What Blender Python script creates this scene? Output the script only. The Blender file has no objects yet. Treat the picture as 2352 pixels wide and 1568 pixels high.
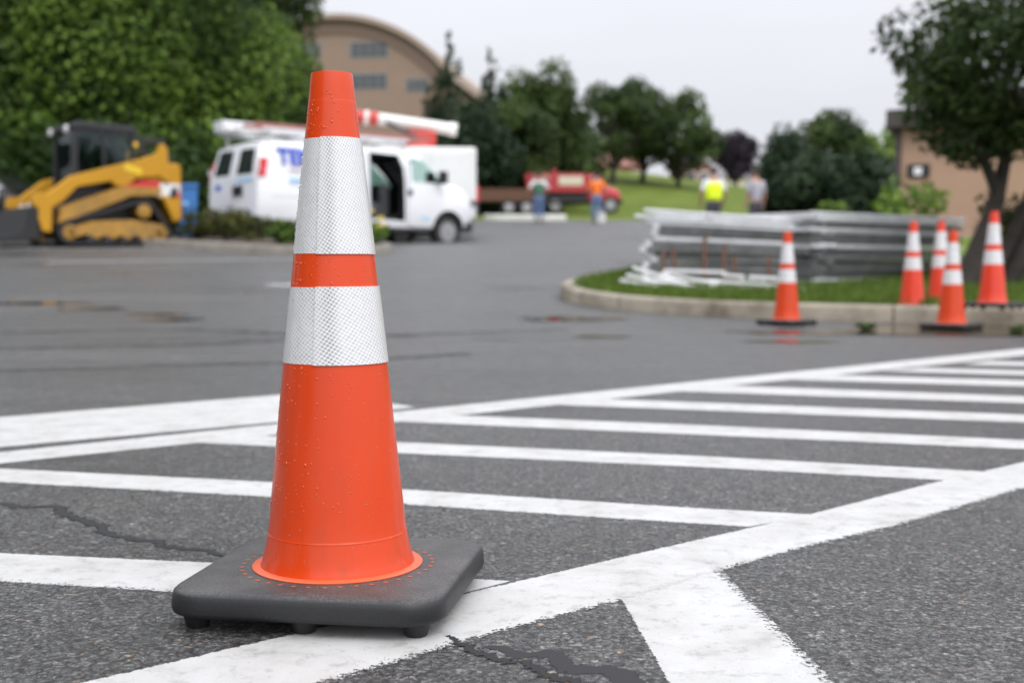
import bpy, bmesh, math, random
import numpy as np
from mathutils import Vector, Matrix
R = math.radians
rng = np.random.default_rng(7)
random.seed(7)
S = bpy.context.scene
COL = S.collection

# ------------------------------------------------------------------ camera
FPX = 2800.0 / 2352.0            # focal length as a share of the picture width
CAM_H = 0.455
PITCH = math.atan(172 / 2800)
cd = bpy.data.cameras.new('camera'); cam = bpy.data.objects.new('camera', cd); COL.objects.link(cam)
cd.sensor_width = 36; cd.lens = 36 * FPX
cam.location = (0, 0, CAM_H); cam.rotation_euler = (R(90) - PITCH, 0, 0)
cd.clip_start = 0.05; cd.clip_end = 2000
cd.dof.use_dof = True; cd.dof.focus_distance = 1.57; cd.dof.aperture_fstop = 4.0
cd.dof.aperture_blades = 9
S.camera = cam
# ------------------------------------------------------------------ world: overcast sky
SUN_EL, SUN_ROT = R(52), R(150)
W = bpy.data.worlds.new('World'); S.world = W; W.use_nodes = True
nt = W.node_tree; nt.nodes.clear()
def wn(t, **k):
    n = nt.nodes.new(t)
    for a, b in k.items(): setattr(n, a, b)
    return n
out = wn('ShaderNodeOutputWorld'); bg = wn('ShaderNodeBackground')
sky = wn('ShaderNodeTexSky', sky_type='NISHITA', sun_disc=False, sun_elevation=SUN_EL, sun_rotation=SUN_ROT, dust_density=6.0, air_density=1.2)
tc = wn('ShaderNodeTexCoord'); sx = wn('ShaderNodeSeparateXYZ'); nt.links.new(tc.outputs['Generated'], sx.inputs[0])
rampz = wn('ShaderNodeMapRange'); rampz.inputs[1].default_value = 0.0; rampz.inputs[2].default_value = 1.0
rampz.inputs[1].default_value = 0.12; rampz.inputs[2].default_value = 0.85
rampz.inputs[3].default_value = 9.0; rampz.inputs[4].default_value = 16.2
nt.links.new(sx.outputs['Z'], rampz.inputs[0])
mp = wn('ShaderNodeMapping'); mp.inputs['Scale'].default_value = (1, 1, 3.5); nt.links.new(tc.outputs['Generated'], mp.inputs[0])
nz = wn('ShaderNodeTexNoise'); nz.inputs['Scale'].default_value = 2.2; nz.inputs['Detail'].default_value = 4; nt.links.new(mp.outputs[0], nz.inputs['Vector'])
mr = wn('ShaderNodeMapRange'); mr.inputs[1].default_value = 0.3; mr.inputs[2].default_value = 0.7; mr.inputs[3].default_value = 0.95; mr.inputs[4].default_value = 1.04
nt.links.new(nz.outputs[0], mr.inputs[0])
mul = wn('ShaderNodeMath', operation='MULTIPLY'); nt.links.new(rampz.outputs[0], mul.inputs[0]); nt.links.new(mr.outputs[0], mul.inputs[1])
# the cloud is brighter round the hidden sun
sd = (math.sin(R(180) - SUN_ROT) * math.cos(SUN_EL), -math.cos(R(180) - SUN_ROT) * math.cos(SUN_EL), math.sin(SUN_EL))
dt_ = wn('ShaderNodeVectorMath', operation='DOT_PRODUCT'); dt_.inputs[1].default_value = sd; nrm_ = wn('ShaderNodeVectorMath', operation='NORMALIZE')
nt.links.new(tc.outputs['Generated'], nrm_.inputs[0]); nt.links.new(nrm_.outputs[0], dt_.inputs[0])
glow = wn('ShaderNodeMapRange', interpolation_type='SMOOTHSTEP'); glow.inputs[1].default_value = -.25; glow.inputs[2].default_value = 1.0; glow.inputs[3].default_value = 1.0; glow.inputs[4].default_value = 1.75
nt.links.new(dt_.outputs['Value'], glow.inputs[0]); mul0 = mul; mul = wn('ShaderNodeMath', operation='MULTIPLY'); nt.links.new(mul0.outputs[0], mul.inputs[0]); nt.links.new(glow.outputs[0], mul.inputs[1])
cl = wn('ShaderNodeVectorMath', operation='SCALE'); cl.inputs[0].default_value = (0.945, 0.96, 1.03); nt.links.new(mul.outputs[0], cl.inputs['Scale'])
mx = wn('ShaderNodeMix', data_type='RGBA'); mx.inputs[0].default_value = 0.93
nt.links.new(sky.outputs[0], mx.inputs[6]); nt.links.new(cl.outputs[0], mx.inputs[7])
bg.inputs[1].default_value = 0.1
nt.links.new(mx.outputs[2], bg.inputs[0]); nt.links.new(bg.outputs[0], out.inputs[0])
sl = bpy.data.lights.new('sun', 'SUN'); sl.energy = 1.2; sl.angle = R(28); sl.color = (1, 0.97, 0.93)
so = bpy.data.objects.new('sun', sl); COL.objects.link(so)
so.rotation_euler = (R(90) - SUN_EL, 0, R(180) - SUN_ROT)
S.view_settings.view_transform = 'Standard'; S.view_settings.look = 'None'
S.view_settings.exposure = 0.0; S.view_settings.gamma = 1
S.cycles.use_denoising = True
S.cycles.max_bounces = 6; S.cycles.transparent_max_bounces = 12
S.cycles.sample_clamp_indirect = 6

# ------------------------------------------------------------------ terrain height
KY = [-200, 8, 10, 12, 16, 20, 24, 28, 44, 62, 75, 100, 130, 300, 900]
KZ = [0, 0, .02, .12, .43, .74, .88, 1.02, 2.05, 3.1, 4.7, 8.7, 8.9, 9.3, 12]
KS = np.interp(np.linspace(-200, 900, 11001), KY, KZ)
KS = np.convolve(np.pad(KS, 10, mode='edge'), np.ones(21) / 21, 'valid')
def gz(x, y):
    x = np.asarray(x, float); y = np.asarray(y, float)
    b = np.interp(y, np.linspace(-200, 900, 11001), KS)
    w = np.clip((y - 14) / 6, 0, 1)
    b = b + w * np.clip(-x - 4, 0, 20) * .012
    far = np.clip((y - 66) / 30, 0, 1)
    b = b - far * np.clip((x - 6) / 12, 0, 1.5) * 1.6
    return b
def g1(x, y): return float(gz(x, y))
def at(u, d):                    # sideways place of something seen at picture column u (of 2352) and d metres away
    return (u - 1176) / 2800 * d
def zat(v, d): return CAM_H + (612 - v) / 2800 * d

# ------------------------------------------------------------------ materials
MATS = {}
def node_mat(name):
    m = bpy.data.materials.new(name); m.use_nodes = True
    n = m.node_tree.nodes; n.clear()
    o = n.new('ShaderNodeOutputMaterial'); p = n.new('ShaderNodeBsdfPrincipled')
    m.node_tree.links.new(p.outputs[0], o.inputs[0])
    return m, m.node_tree, p, o
def N(t, kind, **k):
    n = t.nodes.new(kind)
    for a, b in k.items():
        if a.startswith('i_'):
            key = a[2:]
            n.inputs[int(key) if key.isdigit() else key].default_value = b
        else: setattr(n, a, b)
    return n
def ramp(t, fac, stops):
    r = t.nodes.new('ShaderNodeValToRGB'); e = r.color_ramp.elements
    while len(e) > 1: e.remove(e[-1])
    e[0].position = stops[0][0]; e[0].color = (*stops[0][1], 1)
    for p, c in stops[1:]:
        q = e.new(p); q.color = (*c, 1)
    t.links.new(fac, r.inputs[0]); return r.outputs[0]
def g(v): return (v, v, v)
def mat(name, col, rough=.5, metal=0, var=.12, scale=8, bump=0, bscale=60, coat=0, spec=.5, dirt=None, dscale=3):
    if name in MATS: return MATS[name]
    m, t, p, o = node_mat(name); L = t.links.new
    tc = N(t, 'ShaderNodeTexCoord')
    nz = N(t, 'ShaderNodeTexNoise', i_Scale=scale, i_Detail=5, i_Roughness=.6); L(tc.outputs['Object'], nz.inputs['Vector'])
    lo = tuple(max(0, c * (1 - var)) for c in col); hi = tuple(min(1, c * (1 + var)) for c in col)
    c = ramp(t, nz.outputs[0], [(.3, lo), (.7, hi)])
    if dirt:
        n2 = N(t, 'ShaderNodeTexNoise', i_Scale=dscale, i_Detail=6, i_Roughness=.7); L(tc.outputs['Object'], n2.inputs['Vector'])
        f = ramp(t, n2.outputs[0], [(.48, g(0)), (.68, g(1))])
        mi = N(t, 'ShaderNodeMix', data_type='RGBA'); L(f, mi.inputs[0]); L(c, mi.inputs[6]); mi.inputs[7].default_value = (*dirt, 1); c = mi.outputs[2]
    L(c, p.inputs['Base Color'])
    p.inputs['Roughness'].default_value = rough; p.inputs['Metallic'].default_value = metal
    p.inputs['Specular IOR Level'].default_value = spec
    if coat: p.inputs['Coat Weight'].default_value = coat; p.inputs['Coat Roughness'].default_value = .08
    if bump:
        n3 = N(t, 'ShaderNodeTexNoise', i_Scale=bscale, i_Detail=3); L(tc.outputs['Object'], n3.inputs['Vector'])
        b = N(t, 'ShaderNodeBump', i_Strength=bump, i_Distance=.01); L(n3.outputs[0], b.inputs['Height']); L(b.outputs[0], p.inputs['Normal'])
    MATS[name] = m; return m
def glass_mat(name, col, extra=0.0, rough=.03):
    m, t, p, o = node_mat(name); L = t.links.new
    tr = N(t, 'ShaderNodeBsdfTransparent'); tr.inputs[0].default_value = (*col, 1)
    gl = N(t, 'ShaderNodeBsdfGlossy'); gl.inputs['Roughness'].default_value = rough
    fr = N(t, 'ShaderNodeFresnel', i_IOR=1.5); mx = N(t, 'ShaderNodeMixShader')
    fa = N(t, 'ShaderNodeMath', operation='ADD', i_1=extra); L(fr.outputs[0], fa.inputs[0]); gl.inputs[0].default_value = (*[min(1, c + .15) for c in col], 1); L(fa.outputs[0], mx.inputs[0]); L(tr.outputs[0], mx.inputs[1]); L(gl.outputs[0], mx.inputs[2]); L(mx.outputs[0], o.inputs[0])
    t.nodes.remove(p); MATS[name] = m; return m

def asphalt_mat():
    m, t, p, o = node_mat('asphalt'); L = t.links.new
    tc = N(t, 'ShaderNodeTexCoord'); C = tc.outputs['Object']
    wob = N(t, 'ShaderNodeTexNoise', i_Scale=150, i_Detail=3); L(C, wob.inputs['Vector'])
    wv = N(t, 'ShaderNodeVectorMath', operation='MULTIPLY_ADD'); L(wob.outputs['Color'], wv.inputs[0]); wv.inputs[1].default_value = (.014,) * 3; L(C, wv.inputs[2])
    V1 = N(t, 'ShaderNodeTexVoronoi', i_Scale=135); L(wv.outputs[0], V1.inputs['Vector'])
    V2 = N(t, 'ShaderNodeTexVoronoi', i_Scale=330); L(wv.outputs[0], V2.inputs['Vector'])
    s1 = N(t, 'ShaderNodeSeparateColor'); L(V1.outputs['Color'], s1.inputs[0])
    s2 = N(t, 'ShaderNodeSeparateColor'); L(V2.outputs['Color'], s2.inputs[0])
    stone = ramp(t, s1.outputs[0], [(0, g(.030)), (.40, g(.062)), (.70, g(.105)), (.88, g(.16)), (.955, (.24, .235, .22)), (.98, (.25, .18, .12)), (1, (.17, .10, .075))])
    fine = ramp(t, s2.outputs[0], [(0, g(.022)), (.55, g(.065)), (.9, g(.12)), (1, g(.20))])
    # share of fines against stones
    mk = N(t, 'ShaderNodeTexNoise', i_Scale=38, i_Detail=3); L(C, mk.inputs['Vector'])
    f1 = ramp(t, mk.outputs[0], [(.47, g(0)), (.60, g(1))])
    mi = N(t, 'ShaderNodeMix', data_type='RGBA'); L(f1, mi.inputs[0]); L(fine, mi.inputs[6]); L(stone, mi.inputs[7])
    # dark binder between the stones
    gap = ramp(t, V1.outputs['Distance'], [(.35, g(1)), (.62, g(.55)), (.8, g(.22))])
    m2 = N(t, 'ShaderNodeMix', data_type='RGBA', blend_type='MULTIPLY', i_0=1.0); L(mi.outputs[2], m2.inputs[6]); L(gap, m2.inputs[7])
    pit = N(t, 'ShaderNodeTexNoise', i_Scale=120, i_Detail=5, i_Roughness=.75); L(C, pit.inputs['Vector'])
    pr = ramp(t, pit.outputs[0], [(.35, g(.20)), (.44, g(1.08)), (.58, g(1.6)), (.68, g(2.5))])
    m2b = N(t, 'ShaderNodeMix', data_type='RGBA', blend_type='MULTIPLY', i_0=1.0); L(m2.outputs[2], m2b.inputs[6]); L(pr, m2b.inputs[7])
    med = N(t, 'ShaderNodeTexNoise', i_Scale=11, i_Detail=5, i_Roughness=.7); L(C, med.inputs['Vector']); mdr = ramp(t, med.outputs[0], [(.35, g(.84)), (.65, g(1.14))])
    m2 = N(t, 'ShaderNodeMix', data_type='RGBA', blend_type='MULTIPLY', i_0=1.0); L(m2b.outputs[2], m2.inputs[6]); L(mdr, m2.inputs[7])
    # large worn / damp patches
    big = N(t, 'ShaderNodeTexNoise', i_Scale=.55, i_Detail=6, i_Roughness=.62); L(C, big.inputs['Vector'])
    strv = N(t, 'ShaderNodeMapping'); strv.inputs['Scale'].default_value = (.22, 1.0, 1); L(C, strv.inputs[0])
    b2 = N(t, 'ShaderNodeTexNoise', i_Scale=1.1, i_Detail=5, i_Roughness=.65); L(strv.outputs[0], b2.inputs['Vector'])
    pat = N(t, 'ShaderNodeMath', operation='ADD'); L(big.outputs[0], pat.inputs[0]); L(b2.outputs[0], pat.inputs[1])
    tone = ramp(t, pat.outputs[0], [(.35, (.62, .62, .61)), (.44, (.95, .95, .93)), (.52, (1.12, 1.12, 1.09)), (.64, (1.42, 1.41, 1.37))])
    pat.operation = 'MULTIPLY_ADD'; pat.inputs[1].default_value = .5
    hb = N(t, 'ShaderNodeMath', operation='MULTIPLY', i_1=.5); L(b2.outputs[0], hb.inputs[0])
    for l in list(pat.inputs[1].links): t.links.remove(l)
    L(hb.outputs[0], pat.inputs[2])
    m3 = N(t, 'ShaderNodeMix', data_type='RGBA', blend_type='MULTIPLY', i_0=1.0); L(m2.outputs[2], m3.inputs[6]); L(tone, m3.inputs[7])
    L(m3.outputs[2], p.inputs['Base Color'])
    rr = ramp(t, pat.outputs[0], [(.36, g(.22)), (.46, g(.40)), (.62, g(.50))]); L(rr, p.inputs['Roughness'])
    p.inputs['Specular IOR Level'].default_value = .5
    hh = N(t, 'ShaderNodeMath', operation='MULTIPLY_ADD', i_1=-1.0); L(V1.outputs['Distance'], hh.inputs[0]); L(s1.outputs[1], hh.inputs[2])
    h2 = N(t, 'ShaderNodeMath', operation='MULTIPLY_ADD', i_1=.4); L(s2.outputs[1], h2.inputs[0]); L(hh.outputs[0], h2.inputs[2])
    h3 = N(t, 'ShaderNodeMath', operation='MULTIPLY_ADD', i_1=1.6); L(pit.outputs[0], h3.inputs[0]); L(h2.outputs[0], h3.inputs[2])
    bu = N(t, 'ShaderNodeBump', i_Strength=.8, i_Distance=.0040); L(h3.outputs[0], bu.inputs['Height']); L(bu.outputs[0], p.inputs['Normal'])
    return m

def paint_mat():
    m, t, p, o = node_mat('road_paint'); L = t.links.new
    tc = N(t, 'ShaderNodeTexCoord'); C = tc.outputs['Object']
    at_ = N(t, 'ShaderNodeAttribute', attribute_name='edge'); wr = N(t, 'ShaderNodeAttribute', attribute_name='wear')
    n1 = N(t, 'ShaderNodeTexNoise', i_Scale=70, i_Detail=4, i_Roughness=.65); L(C, n1.inputs['Vector'])
    n2 = N(t, 'ShaderNodeTexNoise', i_Scale=190, i_Detail=3, i_Roughness=.7); L(C, n2.inputs['Vector'])
    n0 = N(t, 'ShaderNodeTexNoise', i_Scale=9, i_Detail=4, i_Roughness=.6); L(C, n0.inputs['Vector'])
    c = ramp(t, n0.outputs[0], [(.28, (.33, .325, .305)), (.42, (.425, .42, .405)), (.62, (.475, .475, .465))])
    fl0 = ramp(t, n2.outputs[0], [(.28, g(.45)), (.37, g(1))])
    sc = N(t, 'ShaderNodeTexNoise', i_Scale=28, i_Detail=6, i_Roughness=.75); L(C, sc.inputs['Vector']); sc2 = ramp(t, sc.outputs[0], [(.34, g(.72)), (.47, g(1))])
    fl1 = N(t, 'ShaderNodeMix', data_type='RGBA', blend_type='MULTIPLY', i_0=1.0); L(fl0, fl1.inputs[6]); L(sc2, fl1.inputs[7]); fl = fl1.outputs[2]
    mu = N(t, 'ShaderNodeMix', data_type='RGBA', blend_type='MULTIPLY', i_0=1.0); L(c, mu.inputs[6]); L(fl, mu.inputs[7])
    L(mu.outputs[2], p.inputs['Base Color']); p.inputs['Roughness'].default_value = .55
    mix = N(t, 'ShaderNodeMath', operation='MULTIPLY_ADD', i_1=.55); L(n2.outputs[0], mix.inputs[0])
    h1 = N(t, 'ShaderNodeMath', operation='MULTIPLY', i_1=.45); L(n1.outputs[0], h1.inputs[0]); L(h1.outputs[0], mix.inputs[2])
    # keep = edge/0.03 + noise - wear
    e1 = N(t, 'ShaderNodeMath', operation='MULTIPLY', i_1=45.0); L(at_.outputs['Fac'], e1.inputs[0])
    e2 = N(t, 'ShaderNodeMath', operation='MINIMUM', i_1=.30); L(e1.outputs[0], e2.inputs[0])
    k = N(t, 'ShaderNodeMath', operation='ADD'); L(e2.outputs[0], k.inputs[0]); L(mix.outputs[0], k.inputs[1])
    k2 = N(t, 'ShaderNodeMath', operation='SUBTRACT'); L(k.outputs[0], k2.inputs[0]); L(wr.outputs['Fac'], k2.inputs[1])
    al = N(t, 'ShaderNodeMath', operation='GREATER_THAN', i_1=.575); L(k2.outputs[0], al.inputs[0])
    L(al.outputs[0], p.inputs['Alpha'])
    bu = N(t, 'ShaderNodeBump', i_Strength=.35, i_Distance=.0012); L(mix.outputs[0], bu.inputs['Height']); L(bu.outputs[0], p.inputs['Normal'])
    return m

def leaf_mat(name, c1, c2, c3):
    m, t, p, o = node_mat(name); L = t.links.new
    a = N(t, 'ShaderNodeAttribute', attribute_name='tint')
    c = ramp(t, a.outputs['Fac'], [(0, c1), (.55, c2), (1, c3)])
    L(c, p.inputs['Base Color']); p.inputs['Roughness'].default_value = .6; p.inputs['Specular IOR Level'].default_value = .2
    tr = N(t, 'ShaderNodeBsdfTranslucent'); L(c, tr.inputs[0])
    mx = N(t, 'ShaderNodeMixShader', i_0=.3); L(p.outputs[0], mx.inputs[1]); L(tr.outputs[0], mx.inputs[2]); L(mx.outputs[0], o.inputs[0])
    return m

def sheeting_mat(name, ang, tone, band):
    m, t, p, o = node_mat(name); L = t.links.new
    uv = N(t, 'ShaderNodeUVMap'); mp = N(t, 'ShaderNodeMapping'); mp.inputs['Rotation'].default_value = (0, 0, R(ang)); mp.inputs['Scale'].default_value = (235, 235, 1)
    L(uv.outputs[0], mp.inputs[0])
    fr = N(t, 'ShaderNodeVectorMath', operation='FRACTION'); L(mp.outputs[0], fr.inputs[0])
    sp = N(t, 'ShaderNodeSeparateXYZ'); L(fr.outputs[0], sp.inputs[0])
    def line(s):
        a = N(t, 'ShaderNodeMath', operation='SUBTRACT', i_1=.5); L(s, a.inputs[0])
        b = N(t, 'ShaderNodeMath', operation='ABSOLUTE'); L(a.outputs[0], b.inputs[0]); return b.outputs[0]
    mxn = N(t, 'ShaderNodeMath', operation='MAXIMUM'); L(line(sp.outputs[0]), mxn.inputs[0]); L(line(sp.outputs[1]), mxn.inputs[1])
    ln = ramp(t, mxn.outputs[0], [(.36, g(0)), (.43, g(1))])
    fl = N(t, 'ShaderNodeVectorMath', operation='FLOOR'); L(mp.outputs[0], fl.inputs[0])
    wn_ = N(t, 'ShaderNodeTexWhiteNoise', noise_dimensions='3D'); L(fl.outputs[0], wn_.inputs['Vector'])
    cells = ramp(t, wn_.outputs[0], [(0, g(tone * .86)), (1, g(tone))])
    lo = N(t, 'ShaderNodeTexNoise', i_Scale=26, i_Detail=3); L(uv.outputs[0], lo.inputs['Vector'])
    dk = ramp(t, lo.outputs[0], [(.35, g(.86)), (.6, g(1))])
    if band:     # darker band of cells along the join
        su = N(t, 'ShaderNodeSeparateXYZ'); L(uv.outputs[0], su.inputs[0])
        bz = N(t, 'ShaderNodeMath', operation='MULTIPLY_ADD', i_1=.25); L(lo.outputs[0], bz.inputs[0]); 
        sh = N(t, 'ShaderNodeMath', operation='MULTIPLY_ADD', i_1=22.0, i_2=1.68); L(su.outputs[0], sh.inputs[0]); ab = N(t, 'ShaderNodeMath', operation='ABSOLUTE'); L(sh.outputs[0], ab.inputs[0]); L(ab.outputs[0], bz.inputs[2])
        dk = ramp(t, bz.outputs[0], [(.16, g(band)), (.42, g(1))])
    m0 = N(t, 'ShaderNodeMix', data_type='RGBA', blend_type='MULTIPLY', i_0=1.0); L(cells, m0.inputs[6]); L(dk, m0.inputs[7])
    mi = N(t, 'ShaderNodeMix', data_type='RGBA'); L(ln, mi.inputs[0]); L(m0.outputs[2], mi.inputs[6]); mi.inputs[7].default_value = (.78, .78, .78, 1)
    L(mi.outputs[2], p.inputs['Base Color'])
    p.inputs['Roughness'].default_value = .32; p.inputs['Coat Weight'].default_value = .5; p.inputs['Coat Roughness'].default_value = .12
    # prismatic cells shine as little mirrors
    me = ramp(t, ln, [(0, g(.15)), (1, g(0))]); L(me, p.inputs['Metallic'])
    bu = N(t, 'ShaderNodeBump', i_Strength=.35, i_Distance=.0006); L(ln, bu.inputs['Height']); L(bu.outputs[0], p.inputs['Normal'])
    return m

def orange_mat():
    m, t, p, o = node_mat('orange_plastic'); L = t.links.new
    tc = N(t, 'ShaderNodeTexCoord'); C = tc.outputs['Object']
    a = N(t, 'ShaderNodeTexNoise', i_Scale=5, i_Detail=4); L(C, a.inputs['Vector'])
    c = ramp(t, a.outputs[0], [(.3, (.575, .046, .005)), (.7, (.62, .054, .007))])
    mp = N(t, 'ShaderNodeMapping'); mp.inputs['Scale'].default_value = (26, 26, 5); L(C, mp.inputs[0])
    sm = N(t, 'ShaderNodeTexNoise', i_Scale=1, i_Detail=5, i_Roughness=.65); L(mp.outputs[0], sm.inputs['Vector'])
    sp = N(t, 'ShaderNodeSeparateXYZ'); L(C, sp.inputs[0]); lo = N(t, 'ShaderNodeMapRange', i_1=.30, i_2=.06, i_3=.12, i_4=.55); L(sp.outputs[2], lo.inputs[0])
    f = ramp(t, sm.outputs[0], [(.52, g(0)), (.70, g(1))]); k = N(t, 'ShaderNodeMath', operation='MULTIPLY'); L(f, k.inputs[0]); L(lo.outputs[0], k.inputs[1])
    mi = N(t, 'ShaderNodeMix', data_type='RGBA'); L(k.outputs[0], mi.inputs[0]); L(c, mi.inputs[6]); mi.inputs[7].default_value = (.40, .055, .018, 1)
    s2 = N(t, 'ShaderNodeTexNoise', i_Scale=48, i_Detail=6, i_Roughness=.8); L(C, s2.inputs['Vector']); f2 = ramp(t, s2.outputs[0], [(.655, g(0)), (.70, g(.55))])
    k2 = N(t, 'ShaderNodeMath', operation='MULTIPLY'); L(f2, k2.inputs[0]); L(lo.outputs[0], k2.inputs[1]); m2 = N(t, 'ShaderNodeMix', data_type='RGBA'); L(k2.outputs[0], m2.inputs[0]); L(mi.outputs[2], m2.inputs[6]); m2.inputs[7].default_value = (.62, .25, .14, 1)
    L(m2.outputs[2], p.inputs['Base Color']); p.inputs['Specular IOR Level'].default_value = .3; p.inputs['Coat Weight'].default_value = .22; p.inputs['Coat Roughness'].default_value = .10
    rr = ramp(t, sm.outputs[0], [(.35, g(.26)), (.65, g(.42))]); L(rr, p.inputs['Roughness'])
    wv = N(t, 'ShaderNodeTexNoise', i_Scale=9, i_Detail=2); L(C, wv.inputs['Vector']); bu = N(t, 'ShaderNodeBump', i_Strength=.12, i_Distance=.004); L(wv.outputs[0], bu.inputs['Height']); L(bu.outputs[0], p.inputs['Normal'])
    MATS['orange_plastic'] = m; return m
def rubber_mat():
    m, t, p, o = node_mat('cone_rubber'); L = t.links.new
    tc = N(t, 'ShaderNodeTexCoord'); C = tc.outputs['Object']
    a = N(t, 'ShaderNodeTexNoise', i_Scale=11, i_Detail=7, i_Roughness=.7); L(C, a.inputs['Vector'])
    b = N(t, 'ShaderNodeTexNoise', i_Scale=330, i_Detail=2); L(C, b.inputs['Vector'])
    sp = N(t, 'ShaderNodeTexNoise', i_Scale=75, i_Detail=4, i_Roughness=.7); L(C, sp.inputs['Vector'])
    # grey dust lies on faces turned upwards, thinner on the sides
    ge = N(t, 'ShaderNodeNewGeometry'); sz = N(t, 'ShaderNodeSeparateXYZ'); L(ge.outputs['Normal'], sz.inputs[0])
    up = N(t, 'ShaderNodeMapRange', i_1=.55, i_2=1.0, i_3=.12, i_4=1.0); L(sz.outputs[2], up.inputs[0])
    d1 = ramp(t, a.outputs[0], [(.30, g(.25)), (.62, g(1))]); d2 = ramp(t, b.outputs[0], [(.35, g(.35)), (.65, g(1))])
    k = N(t, 'ShaderNodeMath', operation='MULTIPLY'); L(d1, k.inputs[0]); L(d2, k.inputs[1])
    k2 = N(t, 'ShaderNodeMath', operation='MULTIPLY'); L(k.outputs[0], k2.inputs[0]); L(up.outputs[0], k2.inputs[1])
    mi = N(t, 'ShaderNodeMix', data_type='RGBA'); L(k2.outputs[0], mi.inputs[0]); mi.inputs[6].default_value = (.0135, .014, .0155, 1); mi.inputs[7].default_value = (.105, .102, .098, 1)
    f = ramp(t, sp.outputs[0], [(.70, g(0)), (.76, g(.5))]); m2 = N(t, 'ShaderNodeMix', data_type='RGBA'); L(f, m2.inputs[0]); L(mi.outputs[2], m2.inputs[6]); m2.inputs[7].default_value = (.20, .18, .165, 1)
    L(m2.outputs[2], p.inputs['Base Color']); p.inputs['Roughness'].default_value = .5; p.inputs['Specular IOR Level'].default_value = .4
    bu = N(t, 'ShaderNodeBump', i_Strength=.25, i_Distance=.001); L(b.outputs[0], bu.inputs['Height']); L(bu.outputs[0], p.inputs['Normal'])
    return m
def crack_mat(nm='crack_dark', col=(.012, .012, .013), rough=.8, ek=.42, th_=.62):
    m, t, p, o = node_mat(nm); L = t.links.new
    tc = N(t, 'ShaderNodeTexCoord'); n1 = N(t, 'ShaderNodeTexNoise', i_Scale=85, i_Detail=4, i_Roughness=.7); L(tc.outputs['Object'], n1.inputs['Vector'])
    e = N(t, 'ShaderNodeAttribute', attribute_name='edge'); k = N(t, 'ShaderNodeMath', operation='MULTIPLY_ADD', i_1=ek); L(e.outputs['Fac'], k.inputs[0]); L(n1.outputs[0], k.inputs[2])
    al = ramp(t, k.outputs[0], [(th_ - .02, g(0)), (th_ + .06, g(1))]); L(al, p.inputs['Alpha']); p.inputs['Base Color'].default_value = (*col, 1); p.inputs['Roughness'].default_value = rough
    return m
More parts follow.
